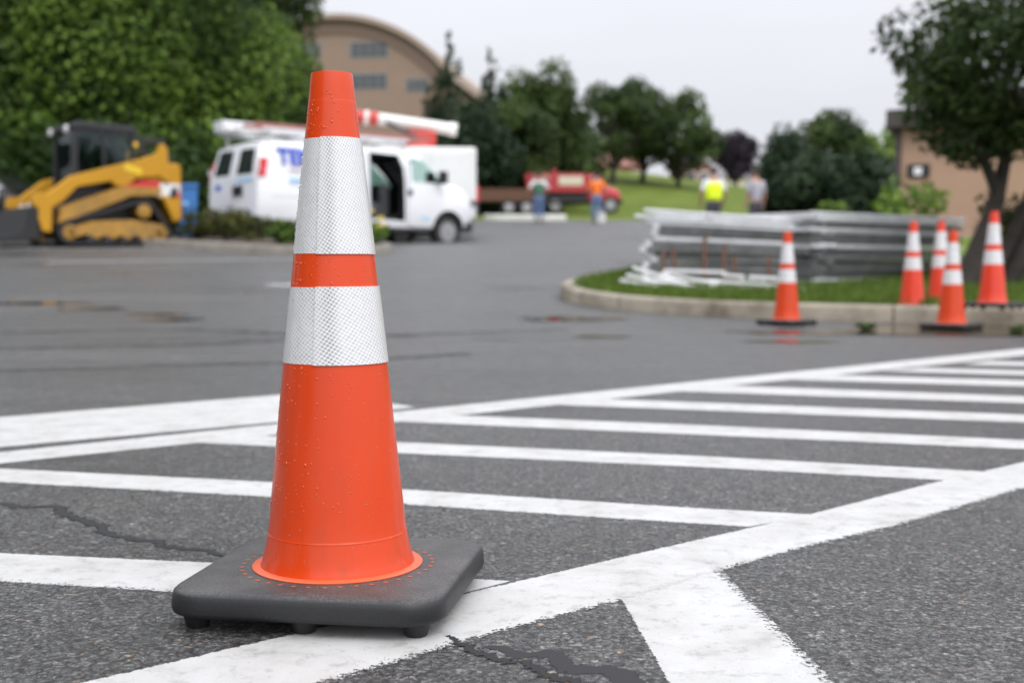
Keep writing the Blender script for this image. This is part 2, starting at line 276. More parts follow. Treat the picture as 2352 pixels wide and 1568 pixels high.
M = dict(
    asphalt=asphalt_mat(), paint=paint_mat(),
    lawn=mat('lawn_ground', (.10, .135, .024), .9, var=.3, scale=.6, bump=.4, bscale=8, spec=.08),
    soil=mat('mulch', (.07, .05, .035), .9, var=.4, scale=6, bump=.6, bscale=30),
    concrete=mat('kerb_concrete', (.31, .275, .215), .8, var=.2, scale=5, bump=.5, bscale=70, dirt=(.13, .105, .075), dscale=1.4),
    old_kerb=mat('weathered_kerb', (.22, .20, .17), .8, var=.2, scale=4, bump=.4, bscale=50),
    white_kerb=mat('pale_kerb', (.6, .6, .55), .8, var=.1, scale=3),
    tar=crack_mat('tar', (.018, .018, .020), .8, .9, .60),
    crackm=crack_mat(),
    rubber=rubber_mat(),
    orange=orange_mat(),
    orange_red=mat('red_orange_plastic', (.66, .045, .016), .35, var=.03, scale=6, coat=.25, spec=.35),
    orange_pale=mat('orange_flange', (.64, .105, .035), .42, var=.04, scale=6),
    sheet_a=sheeting_mat('reflective_sheeting', 37, .60, 0), sheet_b=sheeting_mat('reflective_sheeting_flap', 33, .54, .62),
    white_paint=mat('white_vehicle_paint', (.74, .75, .77), .28, var=.03, scale=2, coat=.6),
    white2=mat('white_truck_paint', (.70, .71, .69), .35, var=.05, scale=2, coat=.3),
    black_paint=mat('black_vehicle_paint', (.012, .012, .014), .2, var=.1, coat=.8),
    black=mat('black_plastic', (.014, .014, .016), .45, var=.2),
    dark_grey=mat('dark_grey_steel', (.045, .046, .05), .5, var=.2),
    tyre=mat('tyre_rubber', (.018, .018, .019), .75, var=.25),
    rim=mat('wheel_steel', (.36, .36, .37), .4, metal=.6, var=.15),
    dark_glass=mat('dark_glass', (.018, .024, .025), .06, var=.1, spec=.8),
    interior=mat('van_interior', (.022, .022, .024), .7, var=.2),
    red_lamp=mat('red_lamp_plastic', (.62, .02, .025), .2, var=.05),
    lamp_white=mat('clear_lamp_plastic', (.65, .65, .66), .15, var=.05),
    blue=mat('blue_lettering', (.03, .09, .55), .4, var=.04), pale_blue=mat('pale_blue_lettering', (.34, .58, .80), .4, var=.04),
    yellow=mat('machine_yellow', (.50, .25, .014), .45, var=.08, scale=3, spec=.3),
    yellow_dirty=mat('dusty_machine_yellow', (.38, .20, .03), .6, var=.2, scale=4, dirt=(.24, .15, .05), dscale=3),
    decal_yellow=mat('yellow_decal', (.72, .48, .02), .4, var=.03),
    decal_red=mat('red_decal', (.55, .03, .03), .4, var=.05), decal_white=mat('white_decal', (.75, .75, .75), .4, var=.03),
    blue_bin=mat('blue_bin_plastic', (.035, .16, .42), .45, var=.08),
    galv=mat('galvanised_steel', (.70, .71, .725), .42, metal=.25, var=.12, scale=14),
    galv_shaded=mat('shaded_steel', (.155, .16, .16), .5, metal=.25, var=.25, scale=10),  # galvanised steel coloured darker for the shade inside the stacks
    rust=mat('rusty_steel', (.12, .058, .036), .8, var=.3, scale=12),
    brick=mat('tan_brick', (.262, .185, .142), .85, var=.05, scale=1.2, bump=.2, bscale=20),
    brick2=mat('tan_block_wall', (.395, .255, .175), .85, var=.06, scale=1.5, bump=.2, bscale=20),
    roof_brown=mat('brown_fascia', (.20, .135, .105), .7, var=.08), roof_dark=mat('dark_roof_edge', (.06, .046, .045), .7, var=.12),
    roof_tan=mat('tan_coping', (.33, .25, .20), .7, var=.05),
    win=mat('building_glass', (.075, .08, .088), .35, var=.15, spec=.4), mullion=mat('window_frame_grey', (.20, .20, .20), .6),
    bark=mat('bark', (.036, .029, .024), .9, var=.35, scale=9, bump=.7, bscale=25),
    bark_grey=mat('grey_bark', (.085, .07, .055), .9, var=.3, scale=8, bump=.6, bscale=25),
    red_paint=mat('red_truck_paint', (.42, .014, .02), .35, var=.08, coat=.4), boom_red=mat('red_boom_paint', (.50, .05, .04), .4, var=.1),
    boom_white=mat('white_fibreglass', (.76, .75, .71), .4, var=.04), ladder_red=mat('faded_red_fibreglass', (.36, .15, .13), .6, var=.15),
    cream=mat('cream_panel', (.62, .56, .44), .7, var=.08), house_red=mat('red_brick_house', (.28, .13, .10), .85, var=.1), house_cream=mat('cream_house_wall', (.68, .60, .48), .8, var=.05),
    shingle=mat('roof_shingle', (.20, .19, .19), .85, var=.15),
    skin=mat('skin', (.42, .24, .17), .55, var=.05), hair=mat('dark_hair', (.03, .02, .015), .7), jeans=mat('blue_denim', (.11, .17, .31), .85, var=.12, scale=6),
    shirt_orange=mat('orange_shirt', (.90, .20, .02), .8, var=.04), vest=mat('lime_vest', (.72, .92, .02), .8, var=.03), shirt_white=mat('white_cloth', (.68, .68, .70), .85, var=.05),
    shirt_green=mat('green_cloth', (.06, .16, .10), .85, var=.1), shirt_grey=mat('grey_cloth', (.36, .36, .41), .85, var=.08), trousers=mat('dark_trousers', (.05, .05, .06), .85),
    boot=mat('boot_leather', (.05, .035, .025), .7), bag=mat('white_plastic', (.72, .72, .72), .5),
    flower=mat('yellow_petals', (.75, .55, .03), .6), wet=mat('wet_mud', (.050, .034, .020), .07, var=.4, scale=3, spec=.4),
)
M['glass_green'] = glass_mat('green_tinted_glass', (.62, .80, .74), .38); M['glass_clear'] = glass_mat('clear_glass', (.55, .63, .63))
def water_mat():
    m, t, p, o = node_mat('water_film'); p.inputs['Base Color'].default_value = (.02, .02, .02, 1); p.inputs['Roughness'].default_value = .04
    p.inputs['Specular IOR Level'].default_value = .4
    nz = N(t, 'ShaderNodeTexNoise', i_Scale=30); tc = N(t, 'ShaderNodeTexCoord'); t.links.new(tc.outputs['Object'], nz.inputs['Vector'])
    b = N(t, 'ShaderNodeBump', i_Strength=.03, i_Distance=.01); t.links.new(nz.outputs[0], b.inputs['Height']); t.links.new(b.outputs[0], p.inputs['Normal'])
    e = N(t, 'ShaderNodeAttribute', attribute_name='edge'); n2 = N(t, 'ShaderNodeTexNoise', i_Scale=7, i_Detail=4); t.links.new(tc.outputs['Object'], n2.inputs['Vector'])
    a1 = N(t, 'ShaderNodeMath', operation='ADD'); t.links.new(e.outputs['Fac'], a1.inputs[0]); t.links.new(n2.outputs[0], a1.inputs[1])
    c = ramp(t, a1.outputs[0], [(.62, g(0)), (.9, g(1))]); t.links.new(c, p.inputs['Alpha'])
    return m
M['water'] = water_mat()
def drop_mat(nm='water_drop', col=(1, 1, 1), tr=1.0):
    m, t, p, o = node_mat(nm); p.inputs['Base Color'].default_value = (*col, 1); p.inputs['Roughness'].default_value = .02
    p.inputs['Transmission Weight'].default_value = tr; p.inputs['IOR'].default_value = 1.33; return m
M['drop'] = drop_mat(); M['drop_orange'] = drop_mat('water_drop_on_orange', (.70, .115, .03), .1)
LIFT = lambda y: .006 * np.clip((np.asarray(y, float) - 5.5) / 2, 0, 1)   # the lot is a faceted sheet where it starts to climb
LEAF = dict(
    vine=leaf_mat('bright_vine_leaf', (.014, .032, .007), (.042, .084, .014), (.14, .225, .032)),
    dark=leaf_mat('dark_leaf', (.022, .038, .011), (.042, .070, .018), (.090, .135, .034)),
    mid=leaf_mat('mid_leaf', (.034, .056, .014), (.060, .100, .024), (.11, .17, .042)),
    conifer=leaf_mat('conifer_needles', (.016, .032, .014), (.026, .050, .022), (.045, .075, .032)),
    purple=leaf_mat('purple_leaf', (.028, .020, .030), (.045, .034, .048), (.075, .060, .075)),
    light=leaf_mat('light_leaf', (.07, .13, .02), (.12, .20, .03), (.22, .32, .06)),
    olive=leaf_mat('olive_leaf', (.032, .040, .010), (.060, .068, .014), (.11, .10, .022)),
    grass=leaf_mat('grass_blade', (.055, .095, .016), (.095, .155, .024), (.18, .25, .05)),
)

# ------------------------------------------------------------------ object helpers
def link(name, mesh, parent=None, loc=(0, 0, 0)):
    o = bpy.data.objects.new(name, mesh); COL.objects.link(o); o.parent = parent; o.location = loc
    return o
def tag(o, label=None, cat=None, group=None, kind=None):
    if label: o['label'] = label
    if cat: o['category'] = cat
    if group: o['group'] = group
    if kind: o['kind'] = kind
    return o
def thing(name, label, cat, loc=(0, 0, 0), rz=0, group=None):
    o = bpy.data.objects.new(name, None); COL.objects.link(o); o.location = loc; o.rotation_euler = (0, 0, rz)
    o.empty_display_size = .1
    return tag(o, label, cat, group)
def kids(o): return [c for c in bpy.data.objects if c.parent == o]
def dup(root, loc, rz=None, label=None, group=None, name=None):
    def cp(o, par):
        c = o.copy(); COL.objects.link(c); c.parent = par
        for k in kids(o): cp(k, c)
        return c
    r = cp(root, None); r.location = loc
    if rz is not None: r.rotation_euler = (0, 0, rz)
    if label: r['label'] = label
    if group: r['group'] = group
    return r
class MB:
    def __init__(s): s.bm = bmesh.new(); s.mi = 0
    def _set(s, faces):
        for f in faces: f.material_index = s.mi
    def poly(s, pts):
        f = s.bm.faces.new([s.bm.verts.new(p) for p in pts]); f.material_index = s.mi; return s
    def box(s, lo, hi, bev=0, seg=2, mtx=None):
        lo, hi = Vector(lo), Vector(hi); c = (lo + hi) / 2; d = hi - lo
        r = bmesh.ops.create_cube(s.bm, size=1); vs = r['verts']
        for v in vs: v.co = Vector((v.co.x * d.x, v.co.y * d.y, v.co.z * d.z)) + c
        fs = list({f for v in vs for f in v.link_faces}); s._set(fs)
        if bev:
            es = list({e for v in vs for e in v.link_edges})
            q = bmesh.ops.bevel(s.bm, geom=es, offset=bev, segments=seg, affect='EDGES', profile=.5)
            s._set(q['faces']); vs = list({v for f in q['faces'] for v in f.verts} | {v for v in vs if v.is_valid})
        if mtx is not None:
            for v in vs: v.co = mtx @ v.co
        return s
    def prism(s, pts, y0, y1, axis='y', bev=0):
        def P(a, b, w): return {'y': (a, w, b), 'z': (a, b, w), 'x': (w, a, b)}[axis]
        A = [s.bm.verts.new(P(a, b, y0)) for a, b in pts]; B = [s.bm.verts.new(P(a, b, y1)) for a, b in pts]
        fs = [s.bm.faces.new(A), s.bm.faces.new(B[::-1])]
        n = len(pts)
        for i in range(n): fs.append(s.bm.faces.new((A[i], B[i], B[(i + 1) % n], A[(i + 1) % n])))
        s._set(fs); bmesh.ops.recalc_face_normals(s.bm, faces=fs)
        if bev:
            es = list({e for f in fs[:2] for e in f.edges})
            q = bmesh.ops.bevel(s.bm, geom=es, offset=bev, segments=2, affect='EDGES', profile=.5); s._set(q['faces'])
        return s
    def tube(s, pts, rad, n=8, caps=True):
        pts = [Vector(p) for p in pts]; rad = rad if hasattr(rad, '__len__') else [rad] * len(pts)
        rings = []; up0 = None
        for i, p in enumerate(pts):
            d = (pts[min(i + 1, len(pts) - 1)] - pts[max(i - 1, 0)]).normalized()
            if up0 is None:
                up0 = Vector((0, 0, 1)) if abs(d.z) < .9 else Vector((1, 0, 0))
            a = d.cross(up0).normalized(); b = a.cross(d).normalized(); up0 = b
            rings.append([s.bm.verts.new(p + (a * math.cos(t) + b * math.sin(t)) * rad[i]) for t in [2 * math.pi * k / n for k in range(n)]])
        fs = []
        for r0, r1 in zip(rings, rings[1:]):
            for k in range(n): fs.append(s.bm.faces.new((r0[k], r0[(k + 1) % n], r1[(k + 1) % n], r1[k])))
        if caps: fs.append(s.bm.faces.new(rings[0][::-1])); fs.append(s.bm.faces.new(rings[-1]))
        s._set(fs); bmesh.ops.recalc_face_normals(s.bm, faces=fs); return s
    def bar(s, a, b, w, h):
        a, b = Vector(a), Vector(b); d = (b - a); L = d.length; q = d.to_track_quat('X', 'Z').to_matrix().to_4x4()
        return s.box((0, -w / 2, -h / 2), (L, w / 2, h / 2), mtx=Matrix.Translation(a) @ q)
    def lathe(s, prof, n=48, caps=True, ang=2 * math.pi, a0=0, axis='z', c=(0, 0, 0)):
        c = Vector(c); full = abs(ang - 2 * math.pi) < 1e-6; m = n if full else n + 1; rings = []
        for r, z in prof:
            ring = []
            for k in range(m):
                t = a0 + ang * k / n; x, y = r * math.cos(t), r * math.sin(t)
                ring.append(s.bm.verts.new(c + Vector({'z': (x, y, z), 'y': (x, z, y), 'x': (z, x, y)}[axis])))
            rings.append(ring)
        fs = []
        for r0, r1 in zip(rings, rings[1:]):
            for k in range(n): fs.append(s.bm.faces.new((r0[k], r0[(k + 1) % m], r1[(k + 1) % m], r1[k])))
        if caps and full: fs.append(s.bm.faces.new(rings[0][::-1])); fs.append(s.bm.faces.new(rings[-1]))
        s._set(fs); bmesh.ops.recalc_face_normals(s.bm, faces=fs) if caps else None
        return s
    def sphere(s, c, r, n=10, sq=(1, 1, 1)):
        q = bmesh.ops.create_uvsphere(s.bm, u_segments=n, v_segments=max(4, n // 2 + 1), radius=1)
        for v in q['verts']: v.co = Vector((v.co.x * r * sq[0], v.co.y * r * sq[1], v.co.z * r * sq[2])) + Vector(c)
        s._set({f for v in q['verts'] for f in v.link_faces}); return s
    def build(s, name, mats, parent=None, smooth=None, loc=(0, 0, 0)):
        me = bpy.data.meshes.new(name); s.bm.to_mesh(me); s.bm.free()
        for m in (mats if isinstance(mats, (list, tuple)) else [mats]): me.materials.append(m)
        if smooth is not None:
            me.polygons.foreach_set('use_smooth', [True] * len(me.polygons)); me.update()
            try: me.set_sharp_from_angle(angle=R(smooth))
            except Exception: pass
        return link(name, me, parent, loc)
def np_mesh(name, V, F, mats, attrs=None, smooth=False):
    me = bpy.data.meshes.new(name); V = np.asarray(V, np.float32); F = np.asarray(F, np.int32); k = F.shape[1]
    me.vertices.add(len(V)); me.vertices.foreach_set('co', V.ravel())
    me.loops.add(F.size); me.loops.foreach_set('vertex_index', F.ravel())
    me.polygons.add(len(F)); me.polygons.foreach_set('loop_start', np.arange(0, F.size, k, dtype=np.int32))
    me.polygons.foreach_set('loop_total', np.full(len(F), k, np.int32))
    if smooth: me.polygons.foreach_set('use_smooth', np.ones(len(F), bool))
    for nm, (dom, val) in (attrs or {}).items():
        a = me.attributes.new(nm, 'FLOAT', dom); a.data.foreach_set('value', np.asarray(val, np.float32))
    me.update(calc_edges=True); me.validate()
    for m in (mats if isinstance(mats, (list, tuple)) else [mats]): me.materials.append(m)
    return me
def sheet(name, xs, ys, zf, m, kind='structure', keep=None):
    X, Y = np.meshgrid(xs, ys); Z = zf(X, Y); n = len(xs)
    V = np.c_[X.ravel(), Y.ravel(), Z.ravel()]
    i, j = np.meshgrid(np.arange(len(xs) - 1), np.arange(len(ys) - 1)); a = (j * n + i).ravel()
    F = np.c_[a, a + 1, a + n + 1, a + n]
    if keep is not None:
        cx = V[F].mean(1); F = F[keep(cx[:, 0], cx[:, 1])]
    o = link(name, np_mesh(name, V, F, m, smooth=True)); o['kind'] = kind; return o

# ------------------------------------------------------------------ ground, lot, lawns
xs = np.r_[-600, -300, np.linspace(-150, 150, 61), 300, 600]
ys = np.r_[-200, -60, np.linspace(-30, 150, 61), 200, 300, 500, 900]
sheet('ground', xs, ys, lambda x, y: gz(x, y) - np.where((y < 49), .12, -.03), M['lawn'])
sheet('parking_lot', np.linspace(-45, 45, 91), np.r_[np.linspace(-30, 7, 20), np.linspace(7.5, 47, 80)], lambda x, y: gz(x, y), M['asphalt'])

def strip(name, left, right, z, wear=(0, 0), n=140, nv=16, ends=(0, 0), m=None):
    """painted band between two polylines; 'edge' holds metres to the nearest edge, 'wear' flakes it"""
    def res(P, k):
        P = np.asarray(P, float); s = np.r_[0, np.cumsum(np.linalg.norm(np.diff(P, axis=0), axis=1))]; t = np.linspace(0, s[-1], k)
        return np.c_[np.interp(t, s, P[:, 0]), np.interp(t, s, P[:, 1])]
    A, B = res(left, n), res(right, n); T = np.linspace(0, 1, nv)
    V = []; E = []; Wr = []; w = np.linalg.norm(A - B, axis=1); ln = np.r_[0, np.cumsum(np.linalg.norm(np.diff(A, axis=0), axis=1))]
    for i in range(n):
        for t in T:
            q = A[i] * (1 - t) + B[i] * t; V.append((q[0], q[1], g1(q[0], q[1]) + z + float(LIFT(q[1]))))
            d = min(t, 1 - t) * w[i]
            if ends[0]: d = min(d, ln[i])
            if ends[1]: d = min(d, ln[-1] - ln[i])
            E.append(d); Wr.append(wear[0] * max(0, 1 - t * 4.5) + wear[1] * max(0, 1 - (1 - t) * 4.5))
    i, j = np.meshgrid(np.arange(nv - 1), np.arange(n - 1)); a = (j * nv + i).ravel()
    F = np.c_[a, a + nv, a + nv + 1, a + 1]
    o = link(name, np_mesh(name, V, F, m or M['paint'], {'edge': ('POINT', E), 'wear': ('POINT', Wr)})); o['kind'] = 'structure'
    return o
# crosswalk borders, hatch stripes, stop bar and spur (metres on the lot)
strip('crosswalk_line', [(-2.6, 1.74), (-1.26, 2.97), (-.68, 3.51), (-.37, 3.80), (.75, 4.84), (2.81, 6.70), (4.2, 7.95)],
      [(-2.48, 1.6), (-1.15, 2.83), (-.56, 3.36), (-.22, 3.66), (.90, 4.70), (2.96, 6.50), (4.35, 7.80)], .0006, n=260)
strip('crosswalk_line', [(-1.2, .64), (-.53, 1.26), (-.26, 1.50), (.01, 1.745), (.25, 1.96), (.55, 2.225), (.91, 2.57), (1.2, 2.83), (4.2, 5.5)],
      [(-1.07, .52), (-.19, 1.31), (-.01, 1.49), (.15, 1.63), (.32, 1.80), (.47, 1.94), (.69, 2.12), (1.04, 2.46), (4.32, 5.37)], .0007, wear=(.04, .34), n=320)
strip('stop_bar', [(-3.0, 2.4), (-1.55, 3.68), (-.82, 4.32), (-.72, 4.41)], [(-2.7, 1.75), (-1.29, 3.06), (-.68, 3.56), (-.31, 3.94)], .0004, wear=(.04,.05), ends=(0, 1))
strip('marking_spur', [(.135, 1.72), (.15, 1.63), (.17, 1.31), (.205, .6)], [(.295, 1.86), (.32, 1.81), (.36, 1.31), (.415, .6)], .0005, wear=(.03, .30))
for A, B in [([(-1.35, 2.07), (-.82, 1.92), (-.46, 1.855), (.0, 1.745)], [(-1.35, 1.90), (-.74, 1.735), (-.48, 1.68), (-.15, 1.60)]),
             ([(-1.40, 2.80), (-1.16, 2.735), (-.51, 2.56), (-.22, 2.475), (.35, 2.28), (.56, 2.22)], [(-1.40, 2.63), (-1.08, 2.55), (-.48, 2.385), (-.21, 2.31), (.23, 2.165), (.41, 2.11)]),
             ([(-.68, 3.27), (-.30, 3.15), (.45, 2.915), (1.06, 2.69)], [(-.83, 3.14), (-.60, 3.07), (-.28, 2.96), (.43, 2.75), (.92, 2.58)]),
             ([(-.25, 3.755), (-.17, 3.72), (.54, 3.485), (1.35, 3.185), (1.6, 3.10)], [(-.37, 3.58), (.51, 3.285), (1.28, 3.025), (1.45, 2.96)]),
             ([(.25, 4.21), (.55, 4.10), (1.58, 3.735), (2.1, 3.55)], [(.10, 4.02), (.52, 3.88), (1.5, 3.545), (1.95, 3.40)]),
             ([(.78, 4.67), (.92, 4.62), (1.8, 4.27), (2.7, 3.95)], [(.62, 4.44), (1.71, 4.05), (2.55, 3.77)]),
             ([(1.30, 5.13), (2.05, 4.87), (3.1, 4.48)], [(1.12, 4.90), (1.94, 4.62), (2.95, 4.29)]),
             ([(1.85, 5.47), (2.24, 5.33), (3.5, 4.86)], [(1.62, 5.30), (2.14, 5.11), (3.35, 4.67)]),
             ([(2.3, 5.86), (2.7, 5.72), (3.9, 5.27)], [(2.1, 5.66), (2.5, 5.52), (3.75, 5.08)]),
             ([(2.8, 6.25), (3.2, 6.1), (4.3, 5.7)], [(2.6, 6.05), (3.0, 5.92), (4.15, 5.5)])]:
    strip('crosswalk_stripe', A, B, .0003, wear=(.04, .26) if A[0][0] < -1 else (.02, .06))
# faded bay lines by the machine
for y0, y1, x0, x1 in ((16.6, 17.7, -6.35, -2.4), (19.0, 19.5, -9.5, -4.6)):
    strip('bay_line', [(x0, y0 + .22), (x1, y1 + .22)], [(x0, y0), (x1, y1)], .004, m=mat('faded_line_paint', (.25, .25, .24), .6, var=.3, scale=3))

def ribbon(name, pts, w, z, m, jit=.35, n=90, seed=1):
    r = np.random.default_rng(seed); P = np.asarray(pts, float)
    s = np.r_[0, np.cumsum(np.linalg.norm(np.diff(P, axis=0), axis=1))]; t = np.linspace(0, s[-1], n)
    Q = np.c_[np.interp(t, s, P[:, 0]), np.interp(t, s, P[:, 1])]; w = np.interp(t, s, w) if hasattr(w, '__len__') else np.full(n, w)
    d = np.gradient(Q, axis=0); d /= np.linalg.norm(d, axis=1)[:, None]; nrm = np.c_[-d[:, 1], d[:, 0]]
    wob = np.convolve(r.normal(0, 1, n + 8), np.ones(5) / 5, 'same')[4:-4]; Q = Q + nrm * (wob * w * .5)[:, None]
    a = w * (1 + jit * r.uniform(-1, 1, n)) * .5; b = w * (1 + jit * r.uniform(-1, 1, n)) * .5
    L_ = Q + nrm * a[:, None]; R_ = Q - nrm * b[:, None]
    V = np.concatenate([np.c_[q, gz(q[:, 0], q[:, 1]) + z + LIFT(q[:, 1])] for q in (L_, Q, R_)])
    i = np.arange(n - 1); F = np.r_[np.c_[i, i + n, i + n + 1, i + 1], np.c_[i + n, i + 2 * n, i + 2 * n + 1, i + n + 1]]
    o = link(name, np_mesh(name, V, F, m, {'edge': ('POINT', np.r_[np.zeros(n), np.ones(n), np.zeros(n)])})); o['kind'] = 'structure'; return o
ribbon('asphalt_crack', [(-1.15, 2.36), (-.86, 2.28), (-.66, 2.03), (-.5, 1.93), (-.40, 1.86), (-.3, 1.79)], [.04, .036, .03, .024, .02, .016], .0009, M['crackm'], .3, 160, 3)
ribbon('asphalt_crack', [(-.08, 1.48), (-.06, 1.45), (-.045, 1.43), (-.02, 1.40), (.02, 1.36), (.08, 1.31), (.12, 1.25)], [.010, .016, .022, .022, .024, .03, .03], .0011, M['crackm'], .3, 120, 5)
ribbon('tar_seal', [(-.035, 1.435), (.03, 1.40), (.10, 1.35), (.16, 1.27), (.2, 1.15)], [.012, .036, .042, .045, .05], .00045, M['tar'], .1, 60, 6)
ribbon('asphalt_crack', [(-3.9, 8.2), (-2.3, 8.6), (-1.4, 8.1), (-.6, 7.9)], .09, .0015, M['crackm'], .6, 90, 8)
ribbon('asphalt_crack', [(-2.6, 5.1), (-1.6, 5.6), (-.9, 5.8), (-.2, 6.3)], .08, .0015, M['crackm'], .6, 90, 9)
ribbon('asphalt_crack', [(-3.3, 6.6), (-1.9, 7.0), (-1.0, 7.9), (.4, 8.6)], .08, .0015, M['crackm'], .6, 90, 10)
def puddle(name, cx, cy, rx, ry, m, z=.0045, seed=1, n=64, rot=0):
    r = np.random.default_rng(seed); t = np.linspace(0, 2 * np.pi, n, endpoint=False)
    k = 1 + .14 * np.sin(2 * t + r.uniform(0, 6)) + .10 * np.sin(3 * t + r.uniform(0, 6)) + .05 * np.sin(7 * t + r.uniform(0, 6))
    V = []; E = []
    for q, e in ((0, .6), (.55, .5), (1, 0)):
        x, y = rx * k * np.cos(t) * q, ry * k * np.sin(t) * q
        x, y = x * math.cos(rot) - y * math.sin(rot) + cx, x * math.sin(rot) + y * math.cos(rot) + cy
        V += list(zip(x, y, gz(x, y) + z)); E += [e] * n
    F = []
    for a in (0, 1):
        for i in range(n): F.append((a * n + i, a * n + (i + 1) % n, (a + 1) * n + (i + 1) % n, (a + 1) * n + i))
    o = link(name, np_mesh(name, V, F, m, {'edge': ('POINT', E)})); o['kind'] = 'structure'; return o
puddle('puddle', .57, 7.85, .20, .16, M['water'], seed=2)
puddle('puddle', -4.6, 11.6, .55, .22, M['water'], seed=3); puddle('puddle', -3.8, 11.05, .42, .16, M['water'], seed=4)
puddle('puddle', -2.75, 9.8, .34, .16, M['water'], seed=5); puddle('puddle', -2.2, 13.6, .75, .3, M['water'], seed=6)
puddle('puddle', -3.0, 10.4, .35, .12, M['water'], seed=7); puddle('puddle', .5, 9.9, .6, .3, M['water'], seed=17)
puddle('puddle', 1.70, 7.35, .32, .16, M['water'], seed=8); puddle('puddle', 2.1, 8.3, .6, .4, M['water'], seed=12); puddle('puddle', 3.75, 8.45, 1.7, .60, M['wet'], z=.006, seed=9, rot=R(-10))

# ------------------------------------------------------------------ kerbed islands
def smooth_poly(P, it=3):
    P = np.asarray(P, float)
    for _ in range(it): P = np.stack([P * .75 + np.roll(P, -1, 0) * .25, P * .25 + np.roll(P, -1, 0) * .75], 1).reshape(-1, 2)
    return P
def kerb(name, P, w, h, m):
    nx = np.roll(P, -1, 0) - np.roll(P, 1, 0); nx /= np.linalg.norm(nx, axis=1)[:, None]; nr = np.c_[nx[:, 1], -nx[:, 0]]   # outward for ccw
    prof = [(0, -.05), (0.0, h - .03), (-.012, h - .008), (-.03, h), (-w, h), (-w, h - .12)]
    V = []; n = len(P)
    for off, z in prof:
        q = P + nr * off; V.append(np.c_[q, gz(P[:, 0], P[:, 1]) + z])
    V = np.concatenate(V); F = []
    for a in range(len(prof) - 1):
        for i in range(n): F.append((a * n + i, a * n + (i + 1) % n, (a + 1) * n + (i + 1) % n, (a + 1) * n + i))
    # tooled joints between the cast lengths
    s_ = np.r_[0, np.cumsum(np.linalg.norm(np.diff(P, axis=0), axis=1))]; nf = len(F); V = [V]; base = len(V[0])
    for d in np.arange(1.1, s_[-1], 2.4):
        i = int(np.searchsorted(s_, d)); tg = np.array([-nr[i, 1], nr[i, 0]]) * .007
        for off, z in prof:
            q = P[i] + nr[i] * (off + .0015); zz = g1(*P[i]) + z + .0015
            V.append(np.array([[*(q - tg), zz], [*(q + tg), zz]]))
        for a in range(len(prof) - 1): F.append((base + 2 * a, base + 2 * a + 1, base + 2 * a + 3, base + 2 * a + 2))
        base += 2 * len(prof)
    me = np_mesh(name, np.concatenate(V), F, [m, M['soil']]); me.polygons.foreach_set('material_index', [0] * nf + [1] * (len(me.polygons) - nf))
    o = link(name, me); o['kind'] = 'structure'; return o
def inside(P, x, y):
    x, y = np.asarray(x), np.asarray(y); c = np.zeros(x.shape, bool); j = len(P) - 1
    for i in range(len(P)):
        xi, yi = P[i]; xj, yj = P[j]
        c ^= ((yi > y) != (yj > y)) & (x < (xj - xi) * (y - yi) / (yj - yi + 1e-12) + xi); j = i
    return c
def fan_sheet(name, P, w, z, m, kind='structure', extra=None):
    nx = np.roll(P, -1, 0) - np.roll(P, 1, 0); nx /= np.linalg.norm(nx, axis=1)[:, None]; nr = np.c_[nx[:, 1], -nx[:, 0]]
    q = P - nr * w; c = q.mean(0); V = []; n = len(P); F = []; ks = [1, .9, .75, .55, .35, .15, .02]
    for k in ks:
        r_ = c + (q - c) * k; zz = gz(r_[:, 0], r_[:, 1]) + z + (extra(r_[:, 0], r_[:, 1], 1 - k) if extra else 0); V.append(np.c_[r_, zz])
    V = np.concatenate(V)
    for a in range(len(ks) - 1):
        for i in range(n): F.append((a * n + i, a * n + (i + 1) % n, (a + 1) * n + (i + 1) % n, (a + 1) * n + i))
    o = link(name, np_mesh(name, V, F, m, smooth=True)); o['kind'] = kind; return o, q
ISL = smooth_poly([(9.5, 6.6), (14, 9), (14, 30), (9, 27), (4.6, 19), (1.9, 15.2), (.75, 13.4), (.42, 12.3), (.65, 11.3), (1.35, 10.35), (2.4, 9.75), (4.2, 8.95)])
kerb('kerb', ISL, .15, .135, M['concrete'])
def mound(x, y, q): return .015 * np.clip(q * 6, 0, 1)
isl_top, ISLQ = fan_sheet('grass_bed', ISL, .14, .12, M['lawn'], extra=mound)
bpy.context.view_layer.update()
from mathutils.bvhtree import BVHTree
_bv = BVHTree.FromPolygons([v.co[:] for v in isl_top.data.vertices], [p.vertices[:] for p in isl_top.data.polygons])
def iz(x, y):
    h = _bv.ray_cast(Vector((x, y, 20)), Vector((0, 0, -1)))
    return h[0].z if h[0] is not None else g1(x, y)
